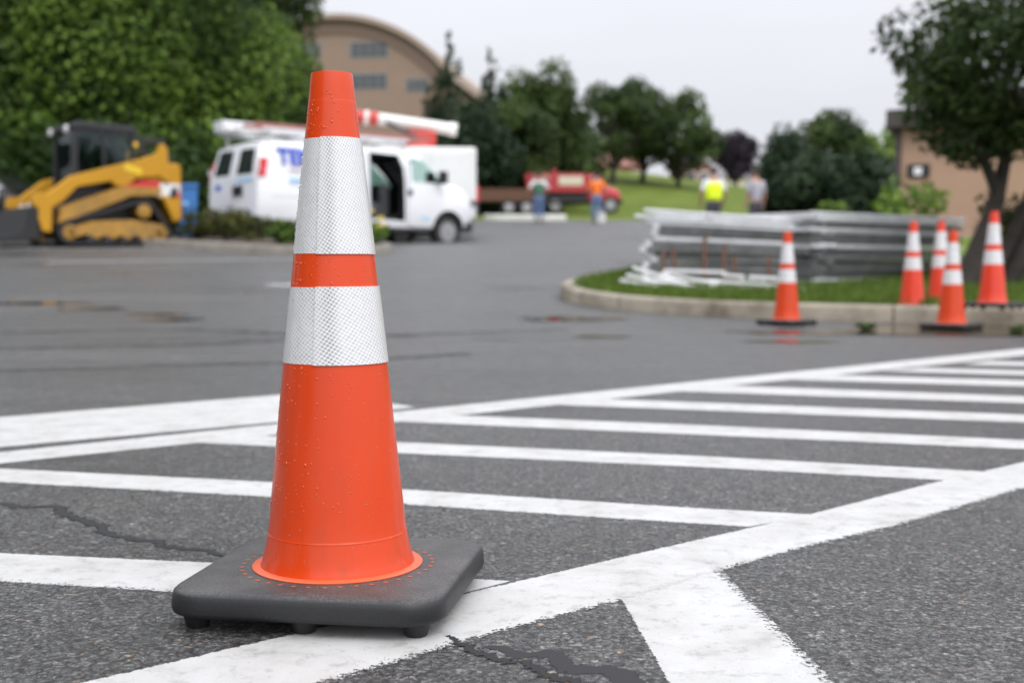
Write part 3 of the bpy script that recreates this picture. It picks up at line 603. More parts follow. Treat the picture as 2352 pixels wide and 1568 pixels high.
def grass(name, P, box, n, h, zf, m):
    x = rng.uniform(box[0], box[1], n * 2); y = rng.uniform(box[2], box[3], n * 2); k = inside(P, x, y); x, y = x[k][:n], y[k][:n]; n = len(x)
    z = np.array([zf(a, b) for a, b in zip(x, y)]) - .01
    a = rng.uniform(0, 2 * np.pi, n); hh = h * rng.uniform(.5, 1.25, n); w = rng.uniform(.003, .007, n); ln = rng.uniform(.1, .6, n) * hh; b = rng.uniform(0, 2 * np.pi, n)
    d = np.c_[np.cos(a) * w, np.sin(a) * w, 0 * w]; base = np.c_[x, y, z]; tip = base + np.c_[np.cos(b) * ln, np.sin(b) * ln, hh]; mid = base * .5 + tip * .5 + np.c_[0 * x, 0 * x, hh * .15]
    V = np.stack([base - d, base + d, mid + d * .8, mid - d * .8, tip + d * .1, tip - d * .1], 1).reshape(-1, 3); i = np.arange(n) * 6
    F = np.r_[np.c_[i, i + 1, i + 2, i + 3], np.c_[i + 3, i + 2, i + 4, i + 5]]; t = rng.random(n)
    o = link(name, np_mesh(name, V, F, m, {'tint': ('FACE', np.r_[t, t])})); o['kind'] = 'stuff'
    return tag(o, 'short green grass growing on the kerbed island around the panel stacks', 'grass')
grass('island_grass', ISLQ, (.3, 7, 8.2, 14.5), 60000, .075, iz, LEAF['grass'])
# planting bed between machine and van
BED = smooth_poly([(-1.75, 18.9), (-2.1, 19.8), (-4.6, 22.2), (-7.6, 23.0), (-7.4, 21.6), (-4.6, 19.2), (-2.9, 18.2)], 3)
kerb('kerb', BED, .15, .14, M['old_kerb']); fan_sheet('planting_bed', BED, .14, .12, M['soil'])
# pale kerb along the far edge of the lot
kp = smooth_poly([(-1.1, 47.5), (2.1, 47.2), (2.1, 47.7), (-1.1, 48.0)], 1); kerb('kerb', kp, .14, .2, M['white_kerb']); fan_sheet('grass_verge', kp, .13, .19, M['white_kerb'])

# ------------------------------------------------------------------ traffic cone
def cone_r(z):   # outer radius of the cone body at height z
    return float(np.interp(z, [.050, .058, .068, .085, .105, .135, .30, .50, .673, .6738, .705, .711], [.106, .1025, .0995, .0960, .0925, .0895, .0725, .0505, .0315, .0312, .0282, .0272]))
def collar(name, z0, z1, a0, a1, off, m, parent, n=64):
    bm = bmesh.new(); uvl = bm.loops.layers.uv.new('UVMap'); rows = []; nz_ = 8
    for j in range(nz_ + 1):
        z = z0 + (z1 - z0) * j / nz_; rows.append([])
        for k in range(n + 1):
            t = a0 + (a1 - a0) * k / n; r = cone_r(z) + off
            rows[-1].append((bm.verts.new((r * math.cos(t), r * math.sin(t), z)), (t * .055, z)))
    for j in range(nz_):
        for k in range(n):
            q = [rows[j][k], rows[j][k + 1], rows[j + 1][k + 1], rows[j + 1][k]]
            f = bm.faces.new([v for v, _ in q]); f.smooth = True
            for lp, (_, uv) in zip(f.loops, q): lp[uvl].uv = uv
    # rims: a real edge down to the cone
    full = abs((a1 - a0) - 2 * math.pi) < 1e-4
    for row, in ((rows[0],), (rows[-1],)):
        for k in range(n):
            a, b = row[k][0].co, row[k + 1][0].co
            def inn(v): q = v.copy(); s = (math.hypot(v.x, v.y) - off * 1.5) / math.hypot(v.x, v.y); q.x *= s; q.y *= s; return q
            f = bm.faces.new([bm.verts.new(p) for p in (a, b, inn(b), inn(a))])
            for lp in f.loops: lp[uvl].uv = (.001, .001)
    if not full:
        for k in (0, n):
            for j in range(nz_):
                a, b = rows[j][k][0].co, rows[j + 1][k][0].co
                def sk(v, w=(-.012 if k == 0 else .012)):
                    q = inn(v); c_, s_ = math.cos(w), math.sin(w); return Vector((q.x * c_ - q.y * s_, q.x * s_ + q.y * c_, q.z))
                f = bm.faces.new([bm.verts.new(p) for p in (a, b, sk(b), sk(a))]); f.material_index = 1  # grey strip at the flap ends: painted shadow line and adhesive dirt
    me = bpy.data.meshes.new(name); bm.to_mesh(me); bm.free(); me.materials.append(m); me.materials.append(mat('film_edge_shadow', (.22, .22, .21), .6) if not full else m)
    return link(name, me, parent)
def make_cone(label, group, om, flange, detail=True):
    t = thing('traffic_cone', label, 'traffic cone', group=group)
    b = MB(); s, r = .1795, .054
    pts = []
    for k, (cx, cy) in enumerate([(1, 1), (-1, 1), (-1, -1), (1, -1)]):
        for q in np.linspace(0, 1, 9):
            a = (k + q) * math.pi / 2; pts.append((cx * (s - r) + r * math.cos(a), cy * (s - r) + r * math.sin(a)))
    prof = [(-.030, .018), (-.006, .0185), (-.0015, .0215), (0, .026), (-.001, .040), (-.0022, .0458), (-.006, .0496), (-.012, .0509), (-.03, .0513)]
    rings = []
    for off, z in prof:
        k = 1 + off / s; rings.append([b.bm.verts.new((x * k, y * k, z)) for x, y in pts])
    n = len(pts)
    for r0, r1 in zip(rings, rings[1:]):
        for i in range(n): b.bm.faces.new((r0[i], r0[(i + 1) % n], r1[(i + 1) % n], r1[i]))
    b.bm.faces.new(rings[-1]); b.bm.faces.new(rings[0][::-1])
    if detail:
        b.mi = 1
        for i in range(40):
            a = 2 * math.pi * i / 40; c = Vector((.1285 * math.cos(a), .1285 * math.sin(a), .0515)); v = [b.bm.verts.new(c + Vector((.0034 * math.cos(q), .0034 * math.sin(q), .0002))) for q in np.linspace(0, 2 * math.pi, 9)[:-1]]
            f = b.bm.faces.new(v); f.material_index = 1
    b.build('base', [M['rubber'], mat('dusty_orange_plug', (.36, .085, .04), .6)], t, smooth=50)
    for x, y in [(-.142, -.142), (0, -.147), (.142, -.142), (.147, 0), (.142, .142), (0, .147), (-.142, .142), (-.147, 0)]:
        MB().lathe([(.0125, 0), (.0145, .002), (.019, .0195)], 18, c=(x, y, 0)).build('foot', M['rubber'], t, smooth=40)
    b = MB(); zs = [.0505, .052, .055, .060, .068, .078, .088, .095, .0965, .097, .098, .0985, .100, .110, .135, .2, .3, .4, .5, .6, .66, .670, .6722, .6729, .6739, .6746, .677, .69, .705, .7095, .711]
    P = [(.1042, .0530), (.1036, .0560)] + [(cone_r(z) + (.0004 if z in (.097, .098) else 0), z) for z in zs[3:]]
    P += [(.0250, .7114), (.0238, .709), (.0238, .66), (.05, .5), (.085, .12), (.10, .0519)]
    b.lathe(P, 96, caps=False); bmesh.ops.recalc_face_normals(b.bm, faces=b.bm.faces[:])
    b.build('cone_body', om, t, smooth=35)
    MB().lathe([(.1000, .0516), (.1148, .0516), (.1150, .0528), (.1135, .0538), (.1040, .0546), (.1000, .0546)], 96, caps=False).build('flange', flange, t, smooth=35)
    collar('reflective_collar', .472, .6235, 0, 2 * math.pi, .0006, M['sheet_a'], t); collar('reflective_collar', .328, .428, 0, 2 * math.pi, .0006, M['sheet_a'], t)
    return t
cone = make_cone('large wet orange cone in front, standing on the white crosswalk lines', 'traffic cones', M['orange'], M['orange_pale'])
cone.location = (-.2372, 1.643, 0); cone.rotation_euler = (R(0), R(-.25), R(-8.7))
base_copy = cone
for i, (u, d, z, rz, lab, om) in enumerate([
        (1807, 9.25, None, 40, 'small cone on the wet lot in front of the left panel stack', None),
        (2186, 8.75, None, 47, 'orange cone on the muddy gutter below the kerb, before two others', None),
        (2279, 8.92, .135, 44, 'red orange cone standing on the kerb edge beside the tree trunk', 'r'),
        (2095, 9.75, -1, 20, 'red orange cone sunk in grass, left of its close neighbour', 'r'),
        (2158, 10.1, -1, 10, 'red orange cone sunk in grass, half hidden by the gutter cone', 'r')]):
    x = at(u, d); zz = g1(x, d) - .006 if z is None else (iz(x, d) - .045 if z == -1 else g1(x, d) + z)
    c = dup(base_copy, (x, d, zz), R(rz), lab)
    c.name = 'traffic_cone'
    if om:
        for k in kids(c):
            if k.name.startswith('cone_body'):
                me = k.data.copy(); me.materials[0] = M['orange_red']; k.data = me
# seam flaps, drops and flecks belong to the front cone only
th = R(-90 + 8.7 + 8)
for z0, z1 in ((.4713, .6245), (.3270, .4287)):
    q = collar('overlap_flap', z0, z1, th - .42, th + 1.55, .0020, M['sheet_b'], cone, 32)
bm = bmesh.new()
for i in range(620):
    z = rng.uniform(.13, .69); a = th + (rng.normal(-.9, .75) if rng.random() < .75 else rng.uniform(-2.2, 1.6)); r = cone_r(z); s = float(np.clip(rng.lognormal(-7.0, .38), .0005, .0019))
    clear = .328 < z < .428 or .472 < z < .6235
    if clear:
        r += .0012; s *= .75
    q = bmesh.ops.create_icosphere(bm, subdivisions=1, radius=1); nrm = Vector((math.cos(a), math.sin(a), .12)).normalized(); tz = Vector((0, 0, 1)); tx = tz.cross(nrm).normalized(); tz = nrm.cross(tx)
    el = rng.uniform(1.0, 1.7)
    for f in {f for v in q['verts'] for f in v.link_faces}: f.material_index = 0 if clear else 1
    for v in q['verts']: c = v.co.copy(); v.co = Vector((r * math.cos(a), r * math.sin(a), z)) + tx * c.x * s + tz * c.y * s * el + nrm * c.z * s * .75
me = bpy.data.meshes.new('water_drops'); bm.to_mesh(me); bm.free(); me.materials.append(M['drop']); me.materials.append(M['drop_orange']); me.polygons.foreach_set('use_smooth', [True] * len(me.polygons))
o = link('water_drops', me, cone); o['kind'] = 'stuff'
bm = bmesh.new()
for i in range(52):
    z = rng.uniform(.06, .26); a = th + rng.uniform(-1.4, 1.4); r = cone_r(z) + .0002; s = rng.uniform(.0004, .0011)
    if i > 40:
        z = .0522; r = rng.uniform(.125, .165)
    n_ = Vector((math.cos(a), math.sin(a), 0)) if i <= 40 else Vector((0, 0, 1)); tx = Vector((-math.sin(a), math.cos(a), 0)); tz = n_.cross(tx)
    bm.faces.new([bm.verts.new(Vector((r * math.cos(a), r * math.sin(a), z)) + n_ * .0003 + tx * s * math.cos(q) * 1.4 + tz * s * math.sin(q) * rng.uniform(.3, 1)) for q in np.linspace(0, 6.28, 7)[:-1]])
me = bpy.data.meshes.new('dirt_flecks'); bm.to_mesh(me); bm.free(); me.materials.append(mat('pale_dirt', (.34, .25, .20), .9)); o = link('dirt_flecks', me, cone); o['kind'] = 'stuff'

# ------------------------------------------------------------------ foliage
def leaves(name, C, Nn, size, m, parent=None, flat=1.0):
    n = len(C); a = rng.normal(size=(n, 3)); nn = Nn * flat + a * .6; nn /= np.linalg.norm(nn, axis=1)[:, None] + 1e-9
    t = np.cross(nn, rng.normal(size=(n, 3))); t /= np.linalg.norm(t, axis=1)[:, None] + 1e-9; b = np.cross(nn, t)
    s = size * rng.uniform(.6, 1.35, (n, 1)); t = t * s; b = b * s * .62
    V = np.stack([C - t, C - b * .9 + t * .1, C + t, C + b * .9 + t * .1], 1).reshape(-1, 3); F = np.arange(4 * n).reshape(-1, 4)
    base = rng.random(n) * .6
    return V, F, base
def clump_crown(name, clumps, per, size, m, parent, flat=.9, tv=.38):
    Cs, Ns, T = [], [], []
    for (cx, cy, cz, rx, ry, rz_) in clumps:
        k = max(20, int(per * (rx * ry + rx * rz_ + ry * rz_) / 3)); d = rng.normal(size=(k, 3)); d /= np.linalg.norm(d, axis=1)[:, None]
        rad = rng.uniform(.62, 1.05, (k, 1)) ** .8; Cs.append(np.array([cx, cy, cz]) + d * rad * [rx, ry, rz_]); Ns.append(d + [0, 0, .5]); T.append(np.full(k, rng.uniform(-tv * .8, tv * 1.2)))
    C = np.concatenate(Cs); V, F, b = leaves(name, C, np.concatenate(Ns), size, m, flat=flat); t = np.clip(b + np.concatenate(T) + .1, 0, 1)
    return link(name, np_mesh(name, V, F, m, {'tint': ('FACE', t)}), parent)
def ellip_clumps(c, rx, ry, rz_, n, k=(.28, .42), bias=.75):
    out = []
    for _ in range(n):
        d = rng.normal(size=3); d /= np.linalg.norm(d); q = rng.uniform(.35, 1) ** .5 * bias; s = rng.uniform(*k)
        out.append((c[0] + d[0] * rx * q, c[1] + d[1] * ry * q, c[2] + d[2] * rz_ * q, rx * s, ry * s, rz_ * s * .85))
    return out
def tree(name, label, cat, x, y, h, rx, kind, m, z=None, trunk_h=None, tr=.15, per=260, size=.16, n=34, group=None, ry=None, cz=None, bark='bark', top=None, kk=(.28, .42), tv=.38, taper=0):
    z = g1(x, y) if z is None else z; t = thing(name, label, cat, (x, y, z), 0, group); ry = ry or rx
    if kind == 'conifer':
        b = MB().tube([(0, 0, -.2), (0, 0, h * .5), (0, 0, h * .97)], [tr, tr * .6, .02], 8)
        cl_ = []
        L = max(7, int(h * 1.7))
        for i in range(L):
            f = i / (L - 1); zz = h * (.06 + .92 * f); r = rx * (1 - f) ** .85 + .06; k = max(1, int(9 * (1 - f)) + 1)
            for j in range(k):
                a = rng.uniform(0, 6.28); q = r * rng.uniform(.45, .78); cl_.append((q * math.cos(a), q * math.sin(a), zz - q * .22, r * .42 + .08, r * .42 + .08, h * .05 + .10))
                if r > .8 and j % 3 == 0: b.tube([(0, 0, zz), (q * math.cos(a), q * math.sin(a), zz - q * .2)], [tr * .25, .02], 5)
        b.build('trunk', M[bark], t); clump_crown('crown', cl_, per, size, m, t, .5)
    else:
        trunk_h = trunk_h if trunk_h is not None else h * .25; cz = cz or (trunk_h + h) / 2; rzz = h - cz
        cl_ = ellip_clumps((0, 0, cz), rx, ry, rzz, n, kk); b = MB()
        if taper: cl_ = [(c[0] * (1 - taper * max(0, (c[2] - cz) / rzz)), c[1] * (1 - taper * max(0, (c[2] - cz) / rzz)), *c[2:]) for c in cl_]
        lean = rng.normal(0, .04 * h, 2)
        b.tube([(0, 0, -.2), (lean[0] * .3, lean[1] * .3, trunk_h * .6), (lean[0], lean[1], cz)], [tr * 1.25, tr, tr * .5], 9)
        for c in cl_[:10]:
            b.tube([(lean[0] * .6, lean[1] * .6, trunk_h * .85), ((c[0] + lean[0]) * .5, (c[1] + lean[1]) * .5, (c[2] + trunk_h) * .52), (c[0], c[1], c[2])], [tr * .5, tr * .3, .02], 6)
        b.build('trunk', M[bark], t, smooth=60); clump_crown('crown', cl_, per, size, m, t, tv=tv)
    return t
def shrub(name, label, x, y, r, h, m, per=900, size=.05, n=22, group=None, z=None, cat='shrub'):
    z = g1(x, y) + .1 if z is None else z; t = thing(name, label, cat, (x, y, z), 0, group); b = MB()
    cl_ = ellip_clumps((0, 0, h * .5), r, r, h * .5, n, (.3, .48))
    for c in cl_[:8]: b.tube([(0, 0, 0), (c[0] * .5, c[1] * .5, c[2] * .6), (c[0], c[1], c[2])], [.02, .014, .005], 5)
    b.build('stem', M['bark'], t); clump_crown('foliage', cl_, per, size, m, t); return t
# vine-hung bank on the left
G = 'trees of the leafy bank behind the machine'
for u, d, h, r, m_, lab in [
        (-160, 30, 12.5, 4.2, 'mid', 'vine hung tree at the left edge of the photo behind the black vehicle'),
        (70, 31, 11.2, 3.8, 'vine', 'vine hung tree rising behind the cab of the yellow loader'),
        (265, 30.5, 9.8, 3.4, 'vine', 'bright green tree behind the rear hood of the yellow loader'),
        (420, 32, 7.9, 3.0, 'vine', 'bright green vine covered tree behind the blue bin'),
        (555, 35, 6.3, 2.3, 'vine', 'lower vine covered tree behind the roof rack of the van')]:
    t = tree('leafy_tree', lab, 'tree', at(u, d), d, h, r, 'leaf', LEAF[m_], trunk_h=.3, tr=.22, per=460, size=.08, n=46, group=G, cz=h * .46, kk=(.2, .5), tv=.8)
for u, d, h, r, lab in [(440, 47, 15.0, 3.9, 'tall dark tree between the vine hung bank and the tree by the arched building'), (180, 40, 14.5, 5.5, 'tall dark tree at the top left behind the vine hung trees'), (-100, 42, 15, 5.5, 'tall dark tree in the far left corner of the photo')]:
    tree('dark_tree', lab, 'tree', at(u, d), d, h, r, 'leaf', LEAF['dark'], trunk_h=3, tr=.3, per=90, size=.24, n=50, group=G)
for k, (x, y, h, r, lab) in enumerate([(-9, 1, 9, 3.6, 'unseen leafy tree added beside the lot, left of the front cone'), (-10, -6, 10.5, 4.2, 'unseen leafy tree added behind the viewer, left of the lot'), (-13, 9, 8.5, 3.6, 'unseen leafy tree added left of the painted lines')]):  # unseen trees, added so their reflection darkens the cone's left side
    tree('leafy_tree', lab, 'tree', x, y, h, r, 'leaf', LEAF['mid'], trunk_h=.6, tr=.25, per=60, size=.25, n=50, cz=h * .48)
G = 'low shrubs along the foot of the leafy bank'
for u, d, lab in [(20, 27, 'low leafy shrub at the left foot of the bank behind the machine'), (170, 27, 'low leafy shrub seen between the loader cab and lift arm'), (330, 27.5, 'low leafy shrub directly behind the rear of the loader'), (470, 28.5, 'low leafy shrub between the blue bin and the van')]:
    shrub('bank_shrub', lab, at(u, d), d, 1.7, 3.0, LEAF['vine'], per=220, size=.12, n=26, group=G, z=g1(at(u, d), d) - .1)
tree('dark_tree', 'tall dark tree with gaps of sky left of the arched building', 'tree', at(606, 55), 55, 15.2, 2.7, 'leaf', LEAF['dark'], trunk_h=3.0, tr=.3, per=110, size=.22, n=40)
tree('dark_tree', 'dark round tree in front of the left side of the arched building', 'tree', at(692, 52), 52, 8.0, 1.45, 'leaf', LEAF['dark'], trunk_h=2, tr=.2, per=130, size=.2, n=26)
# centre line of trees
G = 'trees behind the red truck'
for u, d, topv, r, kind, mm, lab in [
        (1032, 60, 92, 2.5, 'conifer', 'conifer', 'tallest pointed conifer, beside the right side of the arched building'),
        (1125, 63, 128, 2.7, 'conifer', 'conifer', 'second pointed conifer, right of the tallest one'),
        (1085, 58, 215, 2.7, 'leaf', 'conifer', 'short dark bushy tree between the two pointed conifers'),
        (1240, 66, 125, 3.5, 'leaf', 'dark', 'wide dark green tree above the left end of the red truck'),
        (1180, 62, 195, 3.0, 'leaf', 'dark', 'dark bushy tree above the flatbed trailer'),
        (1295, 70, 250, 2.6, 'leaf', 'dark', 'low dark tree just behind the bed of the red truck')]:
    x = at(u, d); h = zat(topv, d) - g1(x, d); tree('conifer_tree' if kind == 'conifer' else 'broadleaf_tree', lab, 'tree', x, d, h, r, kind, LEAF[mm], trunk_h=.8, tr=.2, per=230, size=.15, n=62, group=G, cz=h * .46, kk=(.16, .36), tv=.5, taper=.5)
for u, d, topv, r, th_, lab in [(1405, 84, 180, 3.8, 1.0, 'lawn tree with bare trunk standing above the orange shirted person'), (1472, 88, 163, 3.8, .9, 'tallest of the lawn trees, in the middle of the three'), (1556, 86, 187, 3.9, .5, 'rightmost of the three lawn trees beside the purple tree')]:
    x = at(u, d); h = zat(topv, d) - g1(x, d); tree('lawn_tree', lab, 'tree', x, d, h, r, 'leaf', LEAF['mid' if u == 1470 else 'dark'], trunk_h=th_, tr=.2, per=150, size=.18, n=58, kk=(.13, .34), tv=.5, taper=.35, group='trees on the sloping lawn')
x = at(1686, 105); tree('purple_tree', 'small round purple leaved tree on the hill by the houses', 'tree', x, 105, zat(300, 105) - g1(x, 105), 2.0, 'leaf', LEAF['purple'], trunk_h=.8, tr=.18, per=260, size=.17, n=40)
G = 'trees left of the tan building'
for u, d, topv, r, kind, mm, lab in [
        (1808, 50, 268, 1.6, 'leaf', 'conifer', 'narrow dark tree, second from the left in the dark group beside the tan building'),
        (1775, 49, 340, 1.1, 'leaf', 'conifer', 'short dark tree just right of the grey shirted person'),
        (1900, 52, 228, 2.5, 'leaf', 'dark', 'tall dark round topped tree between conifers and tan building'),
        (1860, 48, 330, 2.0, 'leaf', 'conifer', 'low dark bush like tree under the tall round topped one'),
        (1965, 47, 325, 2.1, 'leaf', 'conifer', 'dark low tree beside the corner of the tan building'),
        (2020, 56, 248, 2.0, 'leaf', 'light', 'light green tree beside the roof corner of the tan building')]:
    x = at(u, d); h = zat(topv, d) - g1(x, d); tree('conifer_tree' if kind == 'conifer' else 'broadleaf_tree', lab, 'tree', x, d, h, r, kind, LEAF[mm], trunk_h=.3, tr=.15, per=330, size=.12, n=60, group=G, cz=h * .42, kk=(.16, .36), tv=.5, taper=.6)
# ornamental tree on the island, at the right
tx, ty = at(2245, 12.0), 12.0; tz = iz(tx, ty)
t = thing('island_tree', 'low spreading tree with leaning trunk on the island at right', 'tree', (tx, ty, tz))
b = MB(); b.tube([(-.1, 0, -.1), (.0, 0, .25), (.16, .05, .75), (.27, .1, 1.2), (.42, .1, 1.9)], [.22, .15, .085, .062, .045], 12)
b.tube([(.1, .05, .1), (.35, .1, .4), (.62, .2, 1.0), (.8, .2, 1.9)], [.13, .085, .06, .04], 10); b.tube([(.3, .0, .05), (.5, -.1, .5), (.75, .1, .9), (1.1, .2, 1.6)], [.10, .07, .05, .03], 8); b.tube([(.35, .1, .3), (.7, .2, .45), (1.0, .3, .9)], [.10, .08, .05], 8)
b.tube([(.2, .05, .9), (-.1, .0, 1.5), (-.3, -.1, 2.1)], [.06, .045, .02], 8); b.tube([(.27, .1, 1.2), (.2, -.2, 1.8), (.3, -.5, 2.3)], [.06, .04, .02], 8)
b.build('trunk', M['bark'], t, smooth=60)
cl_ = ellip_clumps((.72, .1, 2.42), 1.58, 1.35, 1.40, 165, (.12, .27), .93)
cl_ = [c for c in cl_ if c[2] > 1.13 + .42 * max(0, .5 - c[0])]
cl_ += [(x_, y_, z_, .26, .26, .2) for x_, y_, z_ in ((.2, -.2, 1.5), (.45, -.25, 1.38), (.7, -.2, 1.42), (.95, -.1, 1.3), (1.2, 0, 1.25), (.55, -.35, 1.6), (.05, -.1, 1.75), (.85, -.3, 1.62), (1.15, -.3, 1.5))]
clump_crown('crown', cl_, 2300, .042, LEAF['dark'], t)
for u, d, r_, h_, m_, lab in [(2335, 13.0, .62, 1.0, 'olive', 'dark low bush behind the leaning tree trunk')]: shrub('shrub', lab, at(u, d), d, r_, h_, LEAF[m_], per=900, size=.04, z=iz(at(u, d), d))
shrub('shrub', 'light green bush rising behind the right panel stack', at(2085, 20), 20, .62, 1.15, LEAF['light'], per=520, size=.07, z=iz(at(2085, 20), 20) + .0)
shrub('shrub', 'small light green bush in front of the dark conifers', at(1905, 40), 40, .55, .9, LEAF['light'], per=300, size=.09, z=g1(at(1905, 40), 40) + .0)
for u, d, r_, h_, m_, lab in [(455, 21.6, .62, .60, 'olive', 'olive brown bush beside the yellow loader in the kerbed bed'), (520, 21.2, .62, .66, 'olive', 'taller olive brown bush below the rear doors of the van'), (575, 20.9, .5, .5, 'olive', 'small olive bush below the right rear corner of the van')]:
    shrub('bed_shrub', lab, at(u, d), d, r_, h_, LEAF[m_], per=800, size=.05, group='shrubs in the kerbed bed')
for u, d, r_, h_, lab in [(655, 19.7, .36, .42, 'bright green low plant left of the front cone before the van'), (735, 19.5, .36, .5, 'bright green low plant hidden partly behind the front cone'), (840, 19.3, .38, .47, 'bright green low plant with yellow flowers at the kerb end')]:
    t = shrub('low_plant', lab, at(u, d), d, r_, h_, LEAF['light' if u > 700 else 'vine'], per=1100, size=.05, group='shrubs in the kerbed bed', cat='plant')
    if u == 840:
        b = MB()
        for k in range(9): b.sphere((rng.normal(.1, .12), -.3 + rng.normal(0, .06), h_ * .7 + rng.normal(0, .07)), .03, 6)
        f = b.build('flower', M['flower'], t); f['kind'] = 'stuff'
for u, d, lab in [(1990, 8.6, 'small green weed growing in the muddy gutter between two cones'), (2345, 8.25, 'small green weed in the gutter at the right edge')]:
    shrub('weed', lab, at(u, d), d, .075, .055, LEAF['mid'], per=7000, size=.015, n=14, z=g1(at(u, d), d), cat='weed')

# ------------------------------------------------------------------ wheels, hulls and lofts
def wheel(name, parent, c, r, w, axis='y', rim_r=None):
    rim_r = rim_r or r * .58
    o = MB().lathe([(rim_r, -w / 2 * .9), (r * .93, -w / 2), (r, -w / 2 * .7), (r, w / 2 * .7), (r * .93, w / 2), (rim_r, w / 2 * .9)], 28, caps=True, axis=axis).build(name, M['tyre'], parent, smooth=40, loc=c)
    b = MB()
    for s in (-1, 1):
        b.lathe([(rim_r * 1.02, s * w * .46), (rim_r * .86, s * w * .30), (rim_r * .45, s * w * .40), (rim_r * .25, s * w * .47), (.01, s * w * .47)], 20, caps=True, axis=axis)
    b.build('rim', M['rim'], o, smooth=40); return o
def loft(st, name, m, parent, extra_mats=(), warp=None):
    """st: stations (x, zb, zt, w, wt, zbelt); closed hull along x"""
    bm = bmesh.new(); rings = []
    for x, zb, zt, w, wt, zc in st:
        zc = min(zc, zt - .05)
        half = [(0, zb), (w * .86, zb), (w * .97, zb + .05), (w, zb + .16), (w * 1.004, (zb + zc) / 2), (w * .985, zc), ((w + wt) / 2 * .995, zc + (zt - zc) * .52), (wt, zt - (zt - zc) * .16), (wt * .93, zt - (zt - zc) * .05), (wt * .75, zt - .005), (0, zt)]
        pts = [(y, z) for y, z in half] + [(-y, z) for y, z in half[-2:0:-1]]
        rings.append([bm.verts.new((x + (warp(x, z) if warp else 0), y, z)) for y, z in pts])
    n = len(rings[0])
    for a, b in zip(rings, rings[1:]):
        for i in range(n): bm.faces.new((a[i], a[(i + 1) % n], b[(i + 1) % n], b[i]))
    bm.faces.new(rings[0][::-1]); bm.faces.new(rings[-1]); bmesh.ops.recalc_face_normals(bm, faces=bm.faces[:])
    me = bpy.data.meshes.new(name); bm.to_mesh(me); bm.free()
    for q in (m, *extra_mats): me.materials.append(q)
    return link(name, me, parent)
def carve(o, cutters, mats):
    """boolean difference with every cutter MB, baked into the mesh"""
    obs = []
    for c in cutters:
        for f in c.bm.faces: f.material_index = 1
        bmesh.ops.recalc_face_normals(c.bm, faces=c.bm.faces[:])
        q = c.build('cutter', list(mats)); obs.append(q)
        md = o.modifiers.new('cut', 'BOOLEAN'); md.operation = 'DIFFERENCE'; md.object = q; md.solver = 'EXACT'
        q.parent = o.parent
    bpy.context.view_layer.update(); dg = bpy.context.evaluated_depsgraph_get()
    me = bpy.data.meshes.new_from_object(o.evaluated_get(dg)); o.modifiers.clear(); old = o.data; o.data = me; nm = old.name; bpy.data.meshes.remove(old); me.name = nm
    for q in obs: d = q.data; bpy.data.objects.remove(q); bpy.data.meshes.remove(d)
    me.polygons.foreach_set('use_smooth', [True] * len(me.polygons))
    try: me.set_sharp_from_angle(angle=R(32))
    except Exception: pass
    return o
def text(name, s, size, m, parent, mtx, depth=.004, sx=1.0):
    c = bpy.data.curves.new(name, 'FONT'); c.body = s; c.size = size; c.extrude = depth; c.offset = size * .02
    o = bpy.data.objects.new(name, c); COL.objects.link(o); bpy.context.view_layer.update()
    me = bpy.data.meshes.new_from_object(o.evaluated_get(bpy.context.evaluated_depsgraph_get())); bpy.data.objects.remove(o)
    me.transform(Matrix.Diagonal((sx, 1, 1, 1))); me.transform(mtx); me.materials.clear(); me.materials.append(m); return link(name, me, parent)

# ------------------------------------------------------------------ white work van
vx, vy = at(597, 23.6), 23.6; HEAD = R(42)
van = thing('work_van', 'white work van with open side door, roof rack and blue lettering', 'van', (vx, vy, g1(vx + 2, vy + 2) + .0), HEAD)
van.location = Vector((vx, vy, 0)) - Matrix.Rotation(HEAD, 3, 'Z') @ Vector((0, -1.0, 0)); van.location.z = .86
van.rotation_euler = (0, R(.2), HEAD)
st = [(0, .48, 1.95, .95, .78, 1.36), (.06, .46, 2.03, .985, .82, 1.36), (.25, .46, 2.08, 1.0, .85, 1.36), (1.5, .40, 2.10, 1.0, .87, 1.36), (3.0, .38, 2.10, 1.0, .87, 1.36), (3.85, .38, 2.07, 1.0, .86, 1.38), (4.05, .38, 2.02, 1.0, .85, 1.38),
      (4.4, .38, 1.74, .99, .86, 1.38), (4.78, .38, 1.43, .985, .86, 1.26), (5.1, .40, 1.37, .97, .84, 1.20), (5.36, .42, 1.29, .91, .76, 1.10), (5.54, .46, 1.15, .78, .64, .98), (5.64, .50, 1.02, .58, .48, .88), (5.68, .54, .94, .40, .32, .82)]
bd = loft(st, 'body', M['white_paint'], van, (M['interior'],), warp=lambda x, z: (.20 * max(0, (z - 1.3) / .8)) if x < .3 else 0)
cuts = []
for ax in (1.31, 4.72):
    cuts.append(MB().lathe([(.46, -1.3), (.46, -.66)], 32, axis='y', c=(ax, 0, .37))); cuts.append(MB().lathe([(.46, .66), (.46, 1.3)], 32, axis='y', c=(ax, 0, .37)))
cuts.append(MB().prism([(.35, .62), (4.55, .62), (4.66, 1.25), (4.32, 1.62), (3.98, 1.92), (.45, 1.94)], -.80, .80))
cuts.append(MB().prism([(2.62, .60), (3.52, .56), (3.52, 1.68), (3.42, 1.96), (2.62, 1.98)], -1.3, -.7))
wp = [(3.72, 1.40), (4.60, 1.40), (4.36, 1.64), (4.06, 1.88), (3.74, 1.91)]
cuts.append(MB().prism(wp, -1.3, -.7)); cuts.append(MB().prism(wp, .7, 1.3))
cuts.append(MB().prism([(-.64, 1.44), (.64, 1.44), (.58, 1.95), (-.58, 1.95)], 4.0, 5.2, axis='x'))
carve(bd, cuts, [M['white_paint'], M['interior']])
